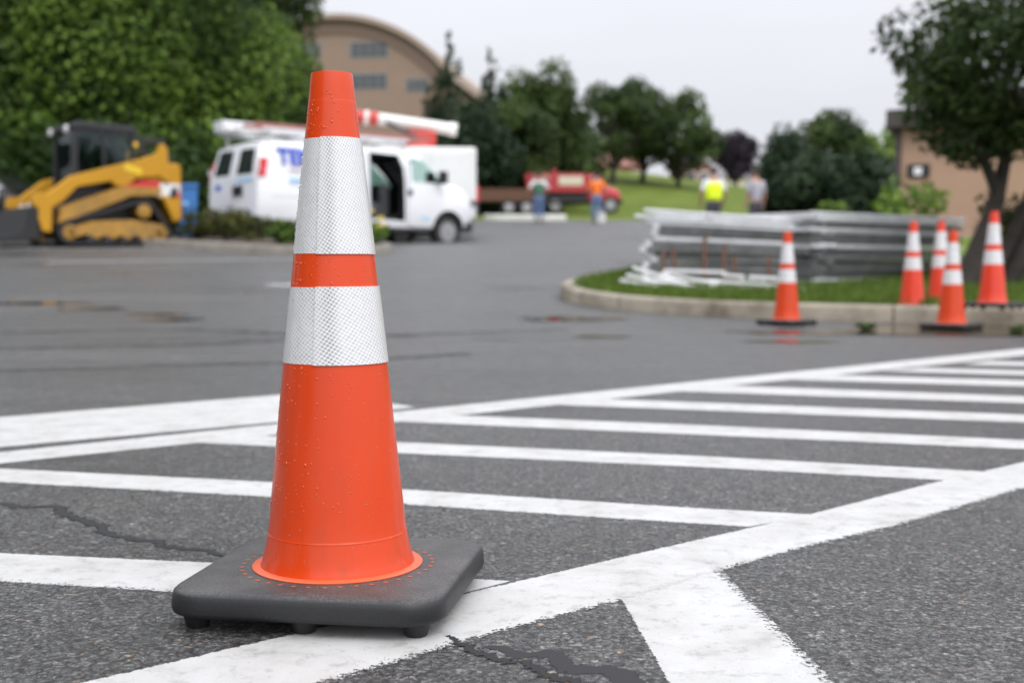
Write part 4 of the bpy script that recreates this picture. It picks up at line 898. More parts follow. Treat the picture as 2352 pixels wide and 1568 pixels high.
b = MB().prism([(p[0], p[1]) for p in wp], -.93, -.925); b.build('side_window', M['glass_green'], van); MB().prism(wp, .925, .93).build('side_window', M['glass_green'], van)
MB().poly([(4.76, -.62, 1.43), (4.76, .62, 1.43), (4.06, .57, 2.00), (4.06, -.57, 2.00)]).build('windscreen', M['glass_green'], van)
for s in (-1, 1):     # rear doors: each has a dark pane, seams by a small gap
    dr = MB().prism([(s * .02, .56), (s * .90, .56), (s * .90, 1.33), (s * .02, 1.33)], -.018, -.004, axis='x').prism([(s * .02, 1.335), (s * .90, 1.335), (s * .78, 1.97), (s * .02, 1.97)], -.016, -.002, axis='x')
    for v in dr.bm.verts: v.co.x += .20 * max(0, (v.co.z - 1.3) / .8)
    do = dr.build('rear_door', M['white_paint'], van)
    pn = MB().prism([(s * .14, 1.40), (s * .76, 1.40), (s * .68, 1.86), (s * .62, 1.90), (s * .18, 1.90), (s * .14, 1.86)], -.028, -.019, axis='x')
    for v in pn.bm.verts: v.co.x += .20 * max(0, (v.co.z - 1.3) / .8)
    pn.build('rear_window', M['dark_glass'], do)
    if s < 0: MB().box((-.05, -.42, .98), (-.02, -.06, 1.18), .006).build('door_handle', M['black'], do)
    lamp = MB().prism([(s * .915, 1.34), (s * 1.0, 1.34), (s * .965, 1.70), (s * .875, 1.70)], .03, .16, axis='x')
    for v in lamp.bm.verts: v.co.x += .20 * max(0, (v.co.z - 1.3) / .8) - .02
    lo = lamp.build('tail_lamp', M['red_lamp'], van)
    MB().box((.0, s * .925, 1.44), (.03, s * .99, 1.54)).build('clear_lens', M['lamp_white'], lo)
MB().box((-.022, .45, 1.12), (-.0185, .66, 1.22)).build('pale_lettering', M['blue'], van); MB().box((-.022, -.78, 1.24), (-.0185, -.15, 1.32)).build('pale_lettering', M['pale_blue'], van)
MB().box((-.14, -.98, .40), (.03, .98, .56), .03).build('rear_bumper', M['dark_grey'], van); MB().prism([(5.25, -.99), (5.48, -.90), (5.66, -.66), (5.74, -.36), (5.74, .36), (5.66, .66), (5.48, .90), (5.25, .99), (5.22, .9), (5.22, -.9)], .38, .60, axis='z', bev=.02).build('front_bumper', M['dark_grey'], van)
MB().box((5.60, -.40, .66), (5.70, .40, .90), .02).build('grille', M['black'], van)
for s in (-1, 1): MB().box((5.46, s * .52, .72), (5.63, s * .80, .95), .02).build('headlight', M['lamp_white'], van)
for ax in (1.31, 4.72):
    for s in (-1, 1): wheel('wheel', van, (ax, s * .84, .37), .37, .24)
MB().box((1.50, -1.10, .58), (2.55, -1.045, 1.94), .02).build('sliding_door', M['white_paint'], van)
MB().box((3.60, -1.03, 1.12), (3.70, -1.005, 1.24), .006).build('door_handle', M['black'], van)
MB().tube([(4.45, -.98, 1.40), (4.47, -1.08, 1.43)], .02, 6).box((4.35, -1.24, 1.38), (4.51, -1.06, 1.66), .03).build('side_mirror', M['black'], van)
MB().box((3.585, -1.008, .50), (3.597, -1.001, 1.86)).box((3.6, -1.008, .44), (4.28, -1.002, .452)).build('door_seam', M['dark_grey'], van)
MB().box((.28, -1.012, .97), (2.60, -1.0045, .985)).build('body_crease', M['white2'], van)
RM = lambda x, z: Matrix.Translation((x, -1.008, z)) @ Matrix.Rotation(R(90), 4, 'X')
text('lettering', 'TEN', .46, M['blue'], van, Matrix.Translation((.46, -.970, 1.60)) @ Matrix.Rotation(R(-12), 4, 'X') @ Matrix.Rotation(R(90), 4, 'X'), .03, .95)
MB().box((.70, -1.0, 1.47), (1.48, -.96, 1.51)).build('lettering_line', mat('pink_lettering', (.72, .60, .62), .4), van); MB().box((.70, -1.012, 1.24), (1.48, -.97, 1.33)).build('lettering_line', M['pale_blue'], van)
MB().box((3.95, -1.012, .62), (4.20, -.998, .67)).build('lettering_line', M['pale_blue'], van)
MB().box((2.7, -.7, .63), (3.1, -.3, .95), .05).box((3.2, -.55, .63), (3.45, -.2, 1.35), .05).build('tool_crate', M['dark_grey'], van)
b = MB()      # roof rack
for x in (.35, 1.5, 2.7, 3.6):
    b.bar((x, -.86, 2.22), (x, .86, 2.22), .05, .05)
    for s in (-1, 1): b.bar((x, s * .80, 2.05), (x, s * .84, 2.24), .05, .04)
for s in (-1, 1): b.bar((.2, s * .85, 2.27), (3.7, s * .85, 2.27), .05, .06)
b.build('roof_rack', M['galv'], van)
MB().tube([(.05, .30, 2.34), (1.2, .30, 2.34)], .055, 12).build('pipe_tube', M['boom_white'], van); MB().box((.02, .40, 2.28), (.75, .80, 2.52), .03).build('rack_box', M['galv'], van)
def ladder(label, y, z, L, m):
    t = thing('ladder', label, 'ladder', (0, 0, 0), 0, 'ladders on the van roof'); b = MB()
    for s in (-1, 1): b.bar((0, s * .2, 0), (L, s * .2, 0), .035, .09)
    b.build('rail', m, t); b = MB()
    for k in np.arange(.2, L, .3): b.tube([(k, -.2, 0), (k, .2, 0)], .016, 6)
    b.build('rung', M['galv'], t); t.matrix_world = Matrix.LocRotScale(van.location, van.rotation_euler, None) @ Matrix.Translation((.1, y, z)); return t
ladder('faded red ladder on the van roof, nearer its lettered side', -.48, 2.36, 4.3, M['ladder_red']); ladder('pale ladder on the van roof, on its far side', .3, 2.38, 4.0, M['galv'])

# ------------------------------------------------------------------ compact track loader
LD = 21.0; lx = at(230, LD); LZ = g1(lx, LD)
lod = thing('track_loader', 'yellow compact track loader with black cab and raised rear guard', 'loader', (lx, LD, LZ), R(180 + 38)); lod.scale = (.93, .96, .96)
def hull_pts(cs, n=18):
    P = []
    for x, z, r in cs:
        for t in np.linspace(0, 2 * math.pi, n * 2, endpoint=False): P.append((x + r * math.cos(t), z + r * math.sin(t)))
    P = sorted(set(P)); lo = []
    def cr(o, a, b): return (a[0] - o[0]) * (b[1] - o[1]) - (a[1] - o[1]) * (b[0] - o[0])
    for seq in (P, P[::-1]):
        h_ = []
        for p in seq:
            while len(h_) > 1 and cr(h_[-2], h_[-1], p) <= 0: h_.pop()
            h_.append(p)
        lo += h_[:-1]
    return lo
for s in (-1, 1):
    cs = [(-.80, .21, .21), (.82, .21, .21), (-.52, .60, .21)]
    outp = hull_pts(cs); cx_, cz_ = np.mean(outp, 0); inp = hull_pts([(x, z, r - .065) for x, z, r in cs]); y0, y1 = (s * .52, s * .92)
    b = MB(); n = len(outp)
    inp = [min(inp, key=lambda q: (q[0] - p[0]) ** 2 + (q[1] - p[1]) ** 2) for p in outp]
    for (pa, ya), (pb, yb) in (((outp, y0), (outp, y1)), ((outp, y1), (inp, y1)), ((inp, y1), (inp, y0)), ((inp, y0), (outp, y0))):
        A = [b.bm.verts.new((p[0], ya, p[1])) for p in pa]; B = [b.bm.verts.new((p[0], yb, p[1])) for p in pb]
        for i in range(n):
            try: b.bm.faces.new((A[i], A[(i + 1) % n], B[(i + 1) % n], B[i]))
            except ValueError: pass
    for k in range(0, n, 2):   # tread lugs
        p = outp[k]; q = outp[(k + 1) % n]
    bl = b.build('track', M['tyre'], lod)
    b = MB()
    b.prism([(-.95, .20), (-.75, .10), (-.62, .17), (-.50, .10), (-.36, .17), (-.22, .10), (-.08, .17), (.06, .10), (.20, .17), (.36, .10), (.52, .18), (.78, .12), (.90, .26), (.45, .40), (-.25, .44), (-.9, .36)], s * .80, s * .90)
    b.build('undercarriage', M['yellow_dirty'], bl)
    for x, z, r in ((-.52, .60, .13), (-.80, .21, .13), (.82, .21, .13)): MB().lathe([(r, s * .6), (r, s * .885), (r * .7, s * .90), (.02, s * .90)], 20, axis='y', c=(x, 0, z)).build('sprocket', M['yellow_dirty'], bl, smooth=40)
    for x in (-.45, -.15, .15, .45): MB().lathe([(.075, s * .6), (.075, s * .88)], 14, axis='y', c=(x, 0, .14)).build('roller', M['dark_grey'], bl, smooth=40)
    MB().prism([(1.0, .36), (.95, .62), (-.15, 1.02), (-.85, 1.02), (-.85, .88), (-.30, .86), (.6, .50)], s * .56, s * .86).build('side_frame', M['yellow_dirty'], lod)
    # lift arm: rear tower, long boom, drop leg
    b = MB().prism([(-1.00, 1.72), (-.90, 1.80), (-.82, 1.62), (-.48, 1.50), (.75, 1.16), (1.18, .84), (1.38, .84), (1.42, .70), (1.28, .22), (1.12, .20), (1.10, .62), (.92, .72), (.66, .98), (.05, 1.10), (-.02, 1.02), (-.22, 1.02), (-.40, 1.16), (-.84, 1.22), (-1.02, 1.10)], s * .66, s * .84, bev=.015)
    arm = b.build('lift_arm', M['yellow'], lod)
    if s > 0:
        MB().prism([(-.50, 1.22), (-.18, 1.30), (-.18, 1.42), (-.50, 1.34)], .841, .846).build('yellow_label', M['decal_yellow'], arm); MB().prism([(-.82, 1.02), (-.16, .93), (-.16, 1.03), (-.55, 1.14), (-.84, 1.14)], .842, .849).build('red_label', M['decal_red'], arm)
    MB().bar((-.85, s * .62, .98), (.55, s * .62, .72), .09, .10).build('lift_cylinder', M['black'], lod)
    MB().bar((-.42, s * .5, 1.86), (-1.05, s * .5, 1.86), .07, .10).bar((-1.02, s * .5, 1.88), (-1.22, s * .5, 1.36), .10, .10).build('rear_guard', M['black'], lod)
MB().box((-.9, -.55, .30), (.85, .55, .92), .04).build('chassis', M['black'], lod)
MB().prism([(-1.28, .46), (-1.28, 1.40), (-1.22, 1.46), (-.62, 1.46), (-.62, 1.0), (-.95, .78), (-1.12, .42)], -.78, .78, bev=.03).build('engine_hood', M['yellow'], lod)
b = MB().prism([(-1.24, .86), (-.78, .86), (-.78, 1.10), (-1.24, 1.10)], .781, .785); hood = b.build('logo_panel', M['decal_white'], lod)
MB().prism([(-1.20, .86), (-1.02, .86), (-1.10, 1.04), (-1.20, 1.04)], .786, .789).build('logo_mark', M['black'], hood); MB().prism([(-1.24, .86), (-1.15, .86), (-1.24, .98)], .790, .792).build('logo_mark', M['decal_red'], hood); MB().prism([(-1.0, .86), (-.90, .86), (-.95, .94)], .786, .789).build('logo_mark', M['decal_yellow'], hood)
# cab
b = MB().prism([(-.56, 2.02), (-.50, 2.10), (.50, 2.13), (.66, 2.08), (.66, 2.0), (-.54, 1.94)], -.53, .53, bev=.02); cab = b.build('cab_roof', M['black'], lod)
b = MB()
for s in (-1, 1):
    b.bar((-.50, s * .47, .92), (-.50, s * .47, 1.98), .09, .09); b.bar((.60, s * .47, .80), (.56, s * .47, 2.02), .08, .10); b.bar((.05, s * .47, .92), (.05, s * .47, 2.0), .05, .05); b.bar((-.5, s * .47, 1.0), (.6, s * .47, .9), .05, .2)
b.bar((.60, -.47, .86), (.60, .47, .86), .1, .16); b.bar((-.5, -.47, 1.2), (-.5, .47, 1.2), .05, .5); b.box((-.42, -.3, .9), (.05, .3, 1.06), .04); b.box((-.46, -.28, 1.0), (-.32, .28, 1.62), .05)
b.build('cab_frame', M['black'], lod)
for s in (-1, 1): MB().box((-.46, s * .468, 1.05), (.54, s * .474, 1.98)).build('cab_window', M['glass_clear'], lod)
MB().box((.575, -.43, .95), (.58, .43, 2.0)).build('cab_windscreen', M['glass_clear'], lod)
for s in (-1, 1): MB().lathe([(.02, .0), (.065, .02), (.065, .06)], 14, axis='x', c=(.66, s * .42, 1.99)).build('work_light', M['lamp_white'], lod, smooth=40)
MB().lathe([(.045, 0), (.045, .04)], 14, axis='y', c=(-.52, .50, 1.78)).build('yellow_marker', M['decal_yellow'], lod)
b = MB().box((1.20, -.75, .12), (1.34, .75, .62), .03).bar((1.2, -.6, .4), (1.0, -.6, .6), .1, .14).bar((1.2, .6, .4), (1.0, .6, .6), .1, .14); b.build('coupler_plate', M['black'], lod)
MB().prism([(1.34, .62), (1.34, .08), (1.95, .04), (2.02, .10), (1.62, .16), (1.50, .62)], -.85, .85).build('bucket', M['tyre'], lod)
for y in (-.3, .1): MB().tube([(1.25, y, .70), (1.34, y - .05, .58), (1.3, y, .35)], .03, 8).build('hydraulic_hose', M['galv'], lod)

# ------------------------------------------------------------------ black car far left, blue bin
cx0 = at(72, 24.0); car = thing('parked_car', 'black vehicle cut by the left edge, behind the loader bucket', 'car', (cx0 - 4.6, 24.0, g1(cx0 - 3, 24)), R(-6)); car.scale = (1.0, 1.0, 1.18)
st = [(0, .45, 1.0, .82, .7, .9), (.1, .38, 1.25, .9, .75, .95), (.5, .34, 1.66, .93, .62, 1.02), (1.4, .32, 1.76, .94, .64, 1.05), (2.3, .32, 1.70, .94, .64, 1.05), (2.9, .32, 1.32, .94, .70, 1.06), (3.3, .32, 1.18, .93, .74, 1.05), (4.2, .34, 1.08, .90, .70, .98), (4.55, .38, .92, .82, .62, .85), (4.64, .46, .80, .74, .58, .72)]
bd = loft(st, 'body', M['black_paint'], car, (M['black'],))
carve(bd, [MB().lathe([(.40, -1.3), (.40, -.6)], 28, axis='y', c=(a, 0, .35)) for a in (.9, 3.75)] + [MB().lathe([(.40, .6), (.40, 1.3)], 28, axis='y', c=(a, 0, .35)) for a in (.9, 3.75)], [M['black_paint'], M['black']])
for a in (.9, 3.75):
    for s in (-1, 1): wheel('wheel', car, (a, s * .78, .35), .35, .22)
for s in (-1, 1):
    MB().prism([(.65, 1.08), (2.75, 1.08), (2.25, 1.60), (.75, 1.58)], s * .86, s * .868).build('side_window', M['dark_glass'], car); MB().box((4.42, s * .5, .66), (4.62, s * .78, .80), .02).build('headlight', M['lamp_white'], car)
MB().poly([(3.25, -.62, 1.205), (3.25, .62, 1.205), (2.38, .56, 1.70), (2.38, -.56, 1.70)]).build('windscreen', M['dark_glass'], car)
bx = at(432, 24.0); bn = thing('recycling_bin', 'blue plastic bin between the yellow loader and the van', 'bin', (bx, 24.0, g1(bx, 24.0) + .02), R(14))
MB().prism([(-.17, 0), (.17, 0), (.22, 1.06), (-.22, 1.06)], -.2, .2, bev=.02).build('tub', M['blue_bin'], bn); MB().box((-.24, -.23, 1.06), (.24, .23, 1.13), .02).build('lid', M['blue_bin'], bn)
MB().box((-.05, -.215, .72), (.03, -.207, .78)).build('sticker', M['pale_blue'], bn)

# ------------------------------------------------------------------ bucket truck behind the van
BD = 31.0; bx = at(1088, BD); BZ = g1(bx - 1, BD) - .14
bt = thing('bucket_truck', 'white utility truck with red and white boom behind the van', 'truck', (bx, BD, BZ), R(180 + 6))
MB().box((.0, -1.05, .95), (3.3, 1.05, 2.28), .06).build('utility_body', M['white2'], bt)
b = MB()
for x in (.25, 1.25, 2.25): b.box((x, 1.052, 1.05), (x + .85, 1.075, 2.15), .01)
b.build('locker_door', M['white2'], bt)
MB().box((-.05, -1.0, .62), (5.4, 1.0, .93), .03).build('chassis', M['dark_grey'], bt)
b = loft([(3.6, .62, 2.0, .95, .8, 1.4), (3.7, .6, 2.25, .98, .78, 1.4), (4.9, .6, 2.25, .98, .78, 1.4), (5.5, .6, 1.55, .97, .8, 1.35), (6.5, .62, 1.35, .92, .75, 1.2), (6.65, .7, 1.1, .85, .7, 1.0)], 'cab', M['white2'], bt)
for s in (-1, 1): MB().prism([(3.9, 1.45), (5.3, 1.45), (4.85, 2.05), (3.95, 2.05)], s * .94, s * .95).build('side_window', M['dark_glass'], b)
for ax in (1.2, 5.6):
    for s in (-1, 1): wheel('wheel', bt, (ax, s * .86, .42), .42, .28)
for s in (-1, 1): MB().box((-.06, s * .78, .95), (-.0, s * 1.0, 1.35), .01).build('tail_lamp', M['red_lamp'], bt)
MB().lathe([(.42, 2.28), (.38, 2.42), (.30, 2.5), (.30, 2.6)], 20, c=(1.35, 0, 0)).box((.95, -.28, 2.4), (1.75, .28, 2.75), .05).build('boom_pedestal', M['boom_red'], bt)
bo = MB().tube([(.52, 0, 2.82), (2.38, 0, 3.06)], .145, 16).build('upper_boom', M['boom_white'], bt, smooth=40)
MB().tube([(.42, 0, 2.807), (.62, 0, 2.833)], .165, 16).build('boom_collar', M['boom_white'], bo, smooth=40)
MB().tube([(2.38, 0, 3.06), (3.55, 0, 3.16)], .17, 12).build('boom_sleeve', M['boom_red'], bt, smooth=40); MB().tube([(2.62, 0, 3.08), (2.72, 0, 3.09)], .178, 12).build('boom_band', M['boom_white'], bt)
MB().box((3.5, -.25, 2.8), (3.8, .25, 3.3), .05).build('bucket', M['boom_white'], bt)
MB().bar((1.45, .25, 2.6), (2.2, .25, 2.95), .09, .09).build('lift_cylinder', M['dark_grey'], bt)

# ------------------------------------------------------------------ flatbed trailer and red dump truck
TD = 56; x0 = at(1088, TD); tr = thing('flatbed_trailer', 'low rusty flatbed trailer left of the red dump truck', 'trailer', (x0, TD, g1(x0, TD)), R(4))
MB().box((0, -1.1, .62), (2.9, 1.1, .80), .02).build('deck', M['rust'], tr); MB().bar((2.9, 0, .68), (4.0, 0, .6), .14, .14).build('drawbar', M['black'], tr)
MB().box((-.2, -1.0, .80), (2.8, -.9, 1.20)).build('side_board', M['rust'], tr)
for ax in (1.55, 2.35):
    for s in (-1, 1): wheel('wheel', tr, (ax, s * 1.0, .36), .36, .22)
pl = thing('lumber_pile', 'pale lumber lying on the flatbed trailer', 'lumber', (x0 + .2, TD, g1(x0, TD) + .80), R(4)); 
for k in range(4): MB().box((.1, -.5 + k * .25, 0), (1.7, -.3 + k * .25, .15), .01).build('plank', M['cream'], pl)
DD = 61; x0 = at(1208, DD); dt = thing('dump_truck', 'red dump truck with cream side panel parked below the lawn', 'truck', (x0, DD, g1(x0 + 2, DD)), R(2))
MB().prism([(0, 1.05), (2.95, 1.05), (2.95, 1.95), (1.45, 1.95), (1.45, 2.15), (1.25, 2.15), (1.25, 1.95), (-.1, 1.95)], -1.05, 1.05, bev=.02).build('dump_bed', M['red_paint'], dt)
b = MB()
for x in (.3, .8): b.box((x, -1.09, 1.08), (x + .08, -1.05, 1.92))
b.build('bed_rib', M['red_paint'], dt)
MB().box((1.55, -1.075, 1.38), (2.75, -1.052, 1.82)).build('side_panel', M['cream'], dt); MB().box((.30, -1.12, 1.60), (1.1, -1.095, 1.90)).build('side_panel', mat('dull_pink_panel', (.40, .20, .17), .7), dt)
MB().box((.1, -.9, .55), (4.2, .9, 1.0), .03).build('chassis', M['black'], dt)
cb = loft([(3.0, .6, 1.7, .95, .8, 1.3), (3.1, .55, 1.95, .98, .74, 1.3), (3.6, .55, 1.92, .98, .74, 1.3), (3.9, .55, 1.4, .95, .78, 1.2), (4.5, .6, 1.2, .88, .7, 1.0), (4.62, .7, 1.0, .8, .62, .9)], 'cab', M['red_paint'], dt)
for s in (-1, 1): MB().prism([(3.12, 1.3), (3.75, 1.3), (3.55, 1.8), (3.15, 1.8)], s * .93, s * .94).build('side_window', M['dark_glass'], cb)
for ax in (1.4, 4.1):
    for s in (-1, 1): wheel('wheel', dt, (ax, s * .9, .42), .42, .3)
MB().box((4.5, -.9, .5), (4.75, .9, .68), .03).build('front_bumper', M['black'], dt)

# ------------------------------------------------------------------ buildings
AD = 84; ax_ = at(772, AD); az = g1(ax_, AD) - .3
ab = thing('arched_building', 'tan brick building with arched roof behind the trees', 'building', (ax_, AD, az), R(-9))
TOP = zat(57, AD) - az; half = 7.7; spring = zat(176, AD) - az; Rr = (half ** 2 + (TOP - spring) ** 2) / (2 * (TOP - spring))
def arc(off, n=36, hw=half):
    return [(x, TOP - Rr + math.sqrt((Rr + off) ** 2 - x * x)) for x in np.linspace(-hw, hw, n)]
MB().prism([(-half, 0)] + arc(0) + [(half, 0)], 0, 22).build('wall', M['brick'], ab)
A1, A2 = arc(.02, hw=half + .25), arc(-.85, hw=half + .02)
MB().prism(A1 + A2[::-1], -.12, -.004).build('fascia', M['roof_brown'], ab)
A1, A2 = arc(.38, hw=half + .5), arc(.03, hw=half + .5); rf = MB().prism(A1 + A2[::-1], -.6, 22.4).build('roof', M['roof_tan'], ab)
def bwin(u0, u1, v0, v1):
    xa, xb = at(u0, AD) - ax_, at(u1, AD) - ax_; za, zb = zat(v1, AD) - az, zat(v0, AD) - az
    w = MB().box((xa - .08, -.02, za - .08), (xb + .08, -.006, zb + .08)).build('window', M['mullion'], ab); b = MB()
    n = max(3, int((xb - xa) / .55)); 
    for k in range(n):
        for j in range(2): b.box((xa + (xb - xa) * k / n + .03, -.035, za + (zb - za) * j / 2 + .03), (xa + (xb - xa) * (k + 1) / n - .03, -.021, za + (zb - za) * (j + 1) / 2 - .03))
    b.build('pane', M['win'], w)
for r_ in ((812, 897, 108, 141), (812, 895, 179, 211), (942, 990, 193, 219), (688, 740, 181, 211), (690, 740, 108, 141)): bwin(*r_)
RD = 29; rx0 = at(2056, RD); rz0 = g1(rx0, RD) - .3; rb = thing('block_building', 'low tan block building with dark flat roof edge at right', 'building', (rx0, RD, rz0), R(-24))
RH = zat(300, RD) - rz0; MB().box((0, 0, 0), (16, 9, RH)).build('wall', M['brick2'], rb)
MB().box((-.25, -.35, RH), (16.3, 9.3, RH + .42), .02).build('roof', M['roof_dark'], rb)
MB().box((-.06, -.06, 0), (.07, .07, RH - .01)).build('corner_post', M['roof_dark'], rb)
wx = .22; wz = zat(411, RD) - rz0; w = MB().box((wx, -.05, wz), (wx + .50, -.006, wz + .31)).build('window', M['black'], rb); MB().box((wx + .15, -.06, wz + .06), (wx + .33, -.051, wz + .24)).build('pane', M['decal_white'], w)
def house(u, d, w, h, wall, roofm, label, rz=0, dpt=6, win=3):
    x = at(u, d); t = thing('house', label, 'house', (x, d, g1(x, d) - .2), R(rz), 'houses on the hill'); MB().box((-w / 2, 0, 0), (w / 2, dpt, h)).build('wall', wall, t)
    MB().prism([(-.4, h - .05), (dpt + .4, h - .05), (dpt / 2, h + 1.4)], -w / 2 - .3, w / 2 + .3, axis='x').build('roof', roofm, t)
    for k in range(win):
        xx = -w / 2 + w * (k + .5) / win; f = MB().box((xx - .5, -.03, h * .4), (xx + .5, -.005, h * .8)).build('window', M['decal_white'], t); MB().box((xx - .42, -.04, h * .43), (xx + .42, -.031, h * .77)).build('pane', M['win'], f)
house(1600, 128, 2.8, 4.3, M['house_red'], M['shingle'], 'red brick house behind the rightmost lawn tree', 8, win=2); house(1682, 130, 5.0, 3.5, M['house_cream'], M['shingle'], 'cream house under the purple tree', -5, win=3); house(1420, 126, 5.5, 2.8, M['house_red'], M['house_red'], 'brick house with red roof behind the lawn trees', 14, win=3)

# ------------------------------------------------------------------ panel stacks, stakes and loose rails
def panel_mesh(L, Dp, tw, m, caps=()):
    b = MB()
    for y in (0, Dp): b.box((0, y, 0), (L, y + .05, tw), .006, 1)
    for x in (.0, L * .33, L * .66, L - .05): b.box((x, .052, .004), (x + .05, Dp - .002, tw - .004))
    b.mi = 1
    for x in caps: b.box((x, -.003, -.002), (x + .065, .053, tw + .002))
    b.mi = 0
    for y in np.arange(.2, Dp - .1, .16): b.box((.052, y, tw * .4), (L - .052, y + .012, tw * .4 + .012))
    me = bpy.data.meshes.new('fence_panel'); b.bm.to_mesh(me); b.bm.free(); me.materials.append(m); me.materials.append(M['galv']); return me
px0, py0 = at(1488, 12.5), 12.5; zb0 = iz(px0 + .8, py0) + .02
pm = [panel_mesh(1.80, 1.3, .036, M['galv']), panel_mesh(1.80, 1.3, .046, M['galv_shaded'], (-.004,))]
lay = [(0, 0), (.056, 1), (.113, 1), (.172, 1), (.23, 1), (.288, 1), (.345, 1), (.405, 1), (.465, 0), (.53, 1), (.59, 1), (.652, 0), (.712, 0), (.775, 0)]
LT = 'bare galvanised steel panel in the left stack on the grass island'
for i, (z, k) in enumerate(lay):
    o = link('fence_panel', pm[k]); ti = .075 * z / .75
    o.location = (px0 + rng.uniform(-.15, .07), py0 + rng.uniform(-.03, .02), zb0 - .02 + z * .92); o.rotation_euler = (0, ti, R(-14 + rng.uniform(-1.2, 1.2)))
    tag(o, 'shade-toned grey steel panel lying in the lower left stack on the island' if k else 'bright galvanised panel lying in the upper left stack on the island', 'panel', 'steel panels in the left stack')
qx0, qy0 = at(1868, 11.95), 11.95; zb1 = iz(qx0 + .5, qy0 + .6) + .0
pm2 = [panel_mesh(2.75, 1.5, .036, M['galv']), panel_mesh(2.75, 1.5, .046, M['galv_shaded'])]
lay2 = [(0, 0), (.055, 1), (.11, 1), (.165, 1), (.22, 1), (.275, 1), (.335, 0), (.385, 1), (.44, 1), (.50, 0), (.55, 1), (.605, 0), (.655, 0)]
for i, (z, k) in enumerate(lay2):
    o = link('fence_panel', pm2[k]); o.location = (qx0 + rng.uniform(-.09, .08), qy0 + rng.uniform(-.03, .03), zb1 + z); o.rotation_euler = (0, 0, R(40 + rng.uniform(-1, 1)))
    tag(o, 'shade-toned dark grey panel lying in the right stack behind the cones' if k else 'bright galvanised panel lying in the right stack behind the cones', 'panel', 'steel panels in the right stack')
for i, u in enumerate((1522, 1553, 1615, 1622, 1659, 1690, 1766)):
    d = 12.28 - (u - 1490) * .0011; x = at(u, d); z = iz(x, d); hh = (.36, .40, .52, .42, .44, .32, .33)[i]
    b = MB().box((-.018, -.004, 0), (.018, .004, hh)).box((-.018, .004, 0), (-.012, .022, hh)).box((.012, .004, 0), (.018, .022, hh)); o = b.build('rusty_stake', M['rust'])
    o.location = (x, d, z - .02); o.rotation_euler = (R(-9), R((2, -4, 3, -2, 4, -3, 2)[i]), 0); tag(o, 'rusty brown steel stake leaning against the front of the left stack', 'stake', 'rusty stakes')
rails = [(1440, 628, 1585, 655), (1455, 612, 1600, 660), (1425, 640, 1520, 655), (1525, 618, 1665, 622), (1590, 640, 1800, 652), (1520, 625, 1650, 650), (1660, 628, 1710, 632), (1720, 632, 1790, 636), (1630, 655, 1850, 662), (1480, 640, 1620, 664)]
for i, (u0, v0, u1, v1) in enumerate(rails):
    d0, d1 = 12.15 - (u0 - 1440) * .0009 - (v0 - 610) * .008, 12.15 - (u1 - 1440) * .0009 - (v1 - 610) * .008
    a = Vector((at(u0, d0), d0, max(zat(v0, d0), iz(at(u0, d0), d0) + .035))); c = Vector((at(u1, d1), d1, max(zat(v1, d1), iz(at(u1, d1), d1) + .035)))
    L = (c - a).length; b = MB().box((0, -.022, -.03), (L, .022, .0), .003, 1); o = b.build('loose_rail', M['bag']); o.location = a; o.rotation_euler = (c - a).to_track_quat('X', 'Z').to_euler()
    tag(o, 'loose pale metal rail lying crosswise at the foot of the left stack', 'rail', 'loose rails on the grass')

# ------------------------------------------------------------------ people
def skin_mesh(name, pts, edges, rad, m, parent, sub=2, root=0):
    me = bpy.data.meshes.new(name); me.from_pydata([Vector(p) for p in pts], edges, []); o = bpy.data.objects.new(name, me); COL.objects.link(o)
    md = o.modifiers.new('skin', 'SKIN'); md.use_smooth_shade = True
    if not me.skin_vertices: 
        bm = bmesh.new(); bm.from_mesh(me); bm.verts.layers.skin.verify(); bm.to_mesh(me); bm.free()
    for i, v in enumerate(me.skin_vertices[0].data):
        r = rad[i]; v.radius = r if hasattr(r, '__len__') else (r, r); v.use_root = (i == root)
    s = o.modifiers.new('sub', 'SUBSURF'); s.levels = sub; s.render_levels = sub
    bpy.context.view_layer.update(); q = bpy.data.meshes.new_from_object(o.evaluated_get(bpy.context.evaluated_depsgraph_get())); bpy.data.objects.remove(o); bpy.data.meshes.remove(me)
    q.name = name; q.materials.clear(); q.materials.append(m); q.polygons.foreach_set('use_smooth', [True] * len(q.polygons)); return link(name, q, parent)
